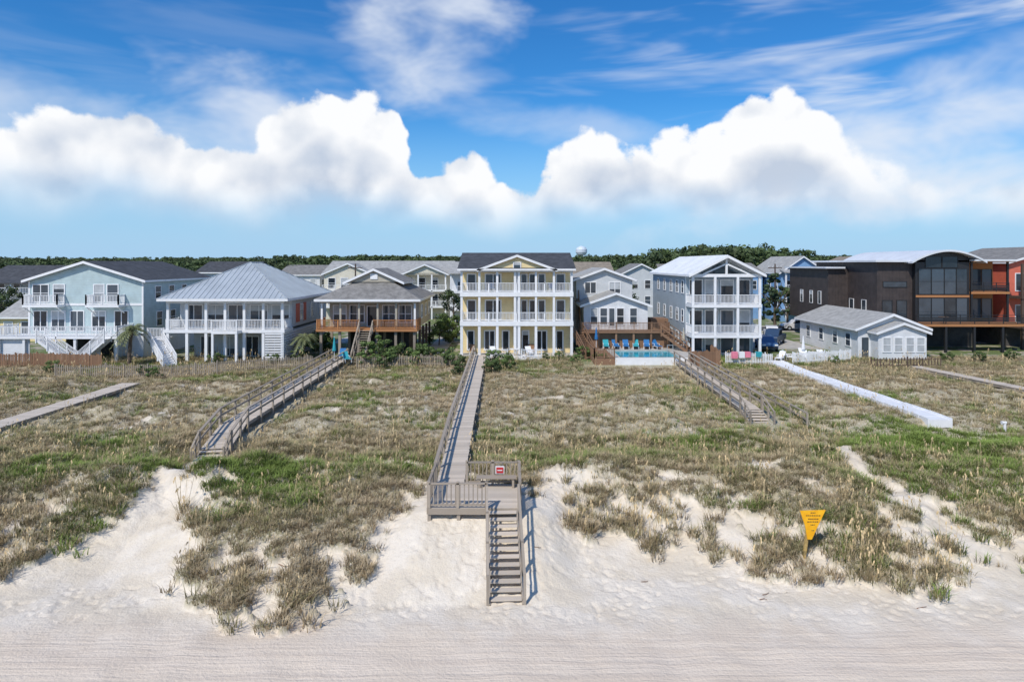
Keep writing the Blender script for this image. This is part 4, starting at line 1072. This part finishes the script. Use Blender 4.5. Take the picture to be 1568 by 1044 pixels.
rel = mth(nt,'ADD', mth(nt,'ADD', mth(nt,'MULTIPLY', mth(nt,'SUBTRACT', p1, n1b), 1.1), mth(nt,'MULTIPLY', mth(nt,'SUBTRACT', warp, .5), 1.8)), mth(nt,'MULTIPLY', mth(nt,'SUBTRACT', fine, .5), .7))
depth = mrange(nt, d, .0, .13)
lit = mth(nt,'ADD', mth(nt,'SUBTRACT', 1.05, mth(nt,'MULTIPLY', depth, .72)), rel)
lit = mrange(nt, lit, .1, 1.05, 0, 1, False)
ccol = mixc(nt, lit, (5.5,6.3,7.6), (9.8,9.9,10.1))
ci1 = noise(nt, shifted(C,(0,0,0),(2.0,12,1),-.30), 1.5, 4, .55, .25, '2D')
soft = noise(nt, shifted(C,(3,1,0),(1,1.8,1),-.5), 6, 4, .55, .2, '2D')
wt = mrange(nt, az, -.35, .6, .12, .8)
cm = mth(nt,'MULTIPLY', mrange(nt, ci1, .46, .82), wt)
cm = mth(nt,'MULTIPLY', cm, mrange(nt, tt, .05, .16))
def blob(a, e, ra, re, amp, rot=0):
    A = math.atan(a); T = e*math.cos(A)
    dx = mth(nt,'SUBTRACT', az, A); dy = mth(nt,'SUBTRACT', tt, T)
    c_, s_ = math.cos(rot), math.sin(rot)
    u = mth(nt,'ADD', mth(nt,'MULTIPLY',dx,c_/ra), mth(nt,'MULTIPLY',dy,s_/ra)); v = mth(nt,'SUBTRACT', mth(nt,'MULTIPLY',dy,c_/re), mth(nt,'MULTIPLY',dx,s_/re))
    q = mth(nt,'ADD', mth(nt,'MULTIPLY',u,u), mth(nt,'MULTIPLY',v,v))
    q = mth(nt,'ADD', q, mth(nt,'MULTIPLY', mth(nt,'SUBTRACT', soft, .5), 3.6))
    return mrange(nt, q, 1.5, -.9, 0, amp)
tot = cm
for bl in ((-.119,.36,.12,.13,.9,0),(-.40,.22,.17,.08,.85,0),(.58,.19,.34,.07,.95,.3),(-.66,.20,.2,.07,.6,0),(.60,.115,.2,.05,.9,0),(.03,.21,.2,.03,.4,-.15)):
    tot = mth(nt,'MAXIMUM', tot, blob(*bl))
tot = mth(nt,'MINIMUM', tot, .9)
haze = mrange(nt, tt, .24, -.02, 0, .92)
skyc = mixc(nt, 1.0, hs.outputs[0], (.50,1.02,1.36), 'MULTIPLY')
skyc = mixc(nt, haze, skyc, (4.1,6.3,9.0))
c1 = mixc(nt, tot, skyc, (7.8,8.4,9.4))
c2 = mixc(nt, mk, c1, ccol)
nt.links.new(c2, bg.inputs['Color'])

# sun
S = Vector((math.sin(SR)*math.cos(SE), math.cos(SR)*math.cos(SE), math.sin(SE)))
sl = bpy.data.lights.new('sun', 'SUN'); sl.energy = 3.7; sl.angle = math.radians(1.8); sl.color = (1, .94, .86)
so = link(bpy.data.objects.new('sun', sl)); so.rotation_euler = S.to_track_quat('Z', 'Y').to_euler()

# camera
cam = bpy.data.cameras.new('camera'); cam.lens = 24; cam.sensor_width = 36; cam.shift_y = -.0753; cam.clip_end = 6000
cobj = link(bpy.data.objects.new('camera', cam)); cobj.location = (0,0,12); cobj.rotation_euler = (math.radians(90),0,0)
scene.camera = cobj
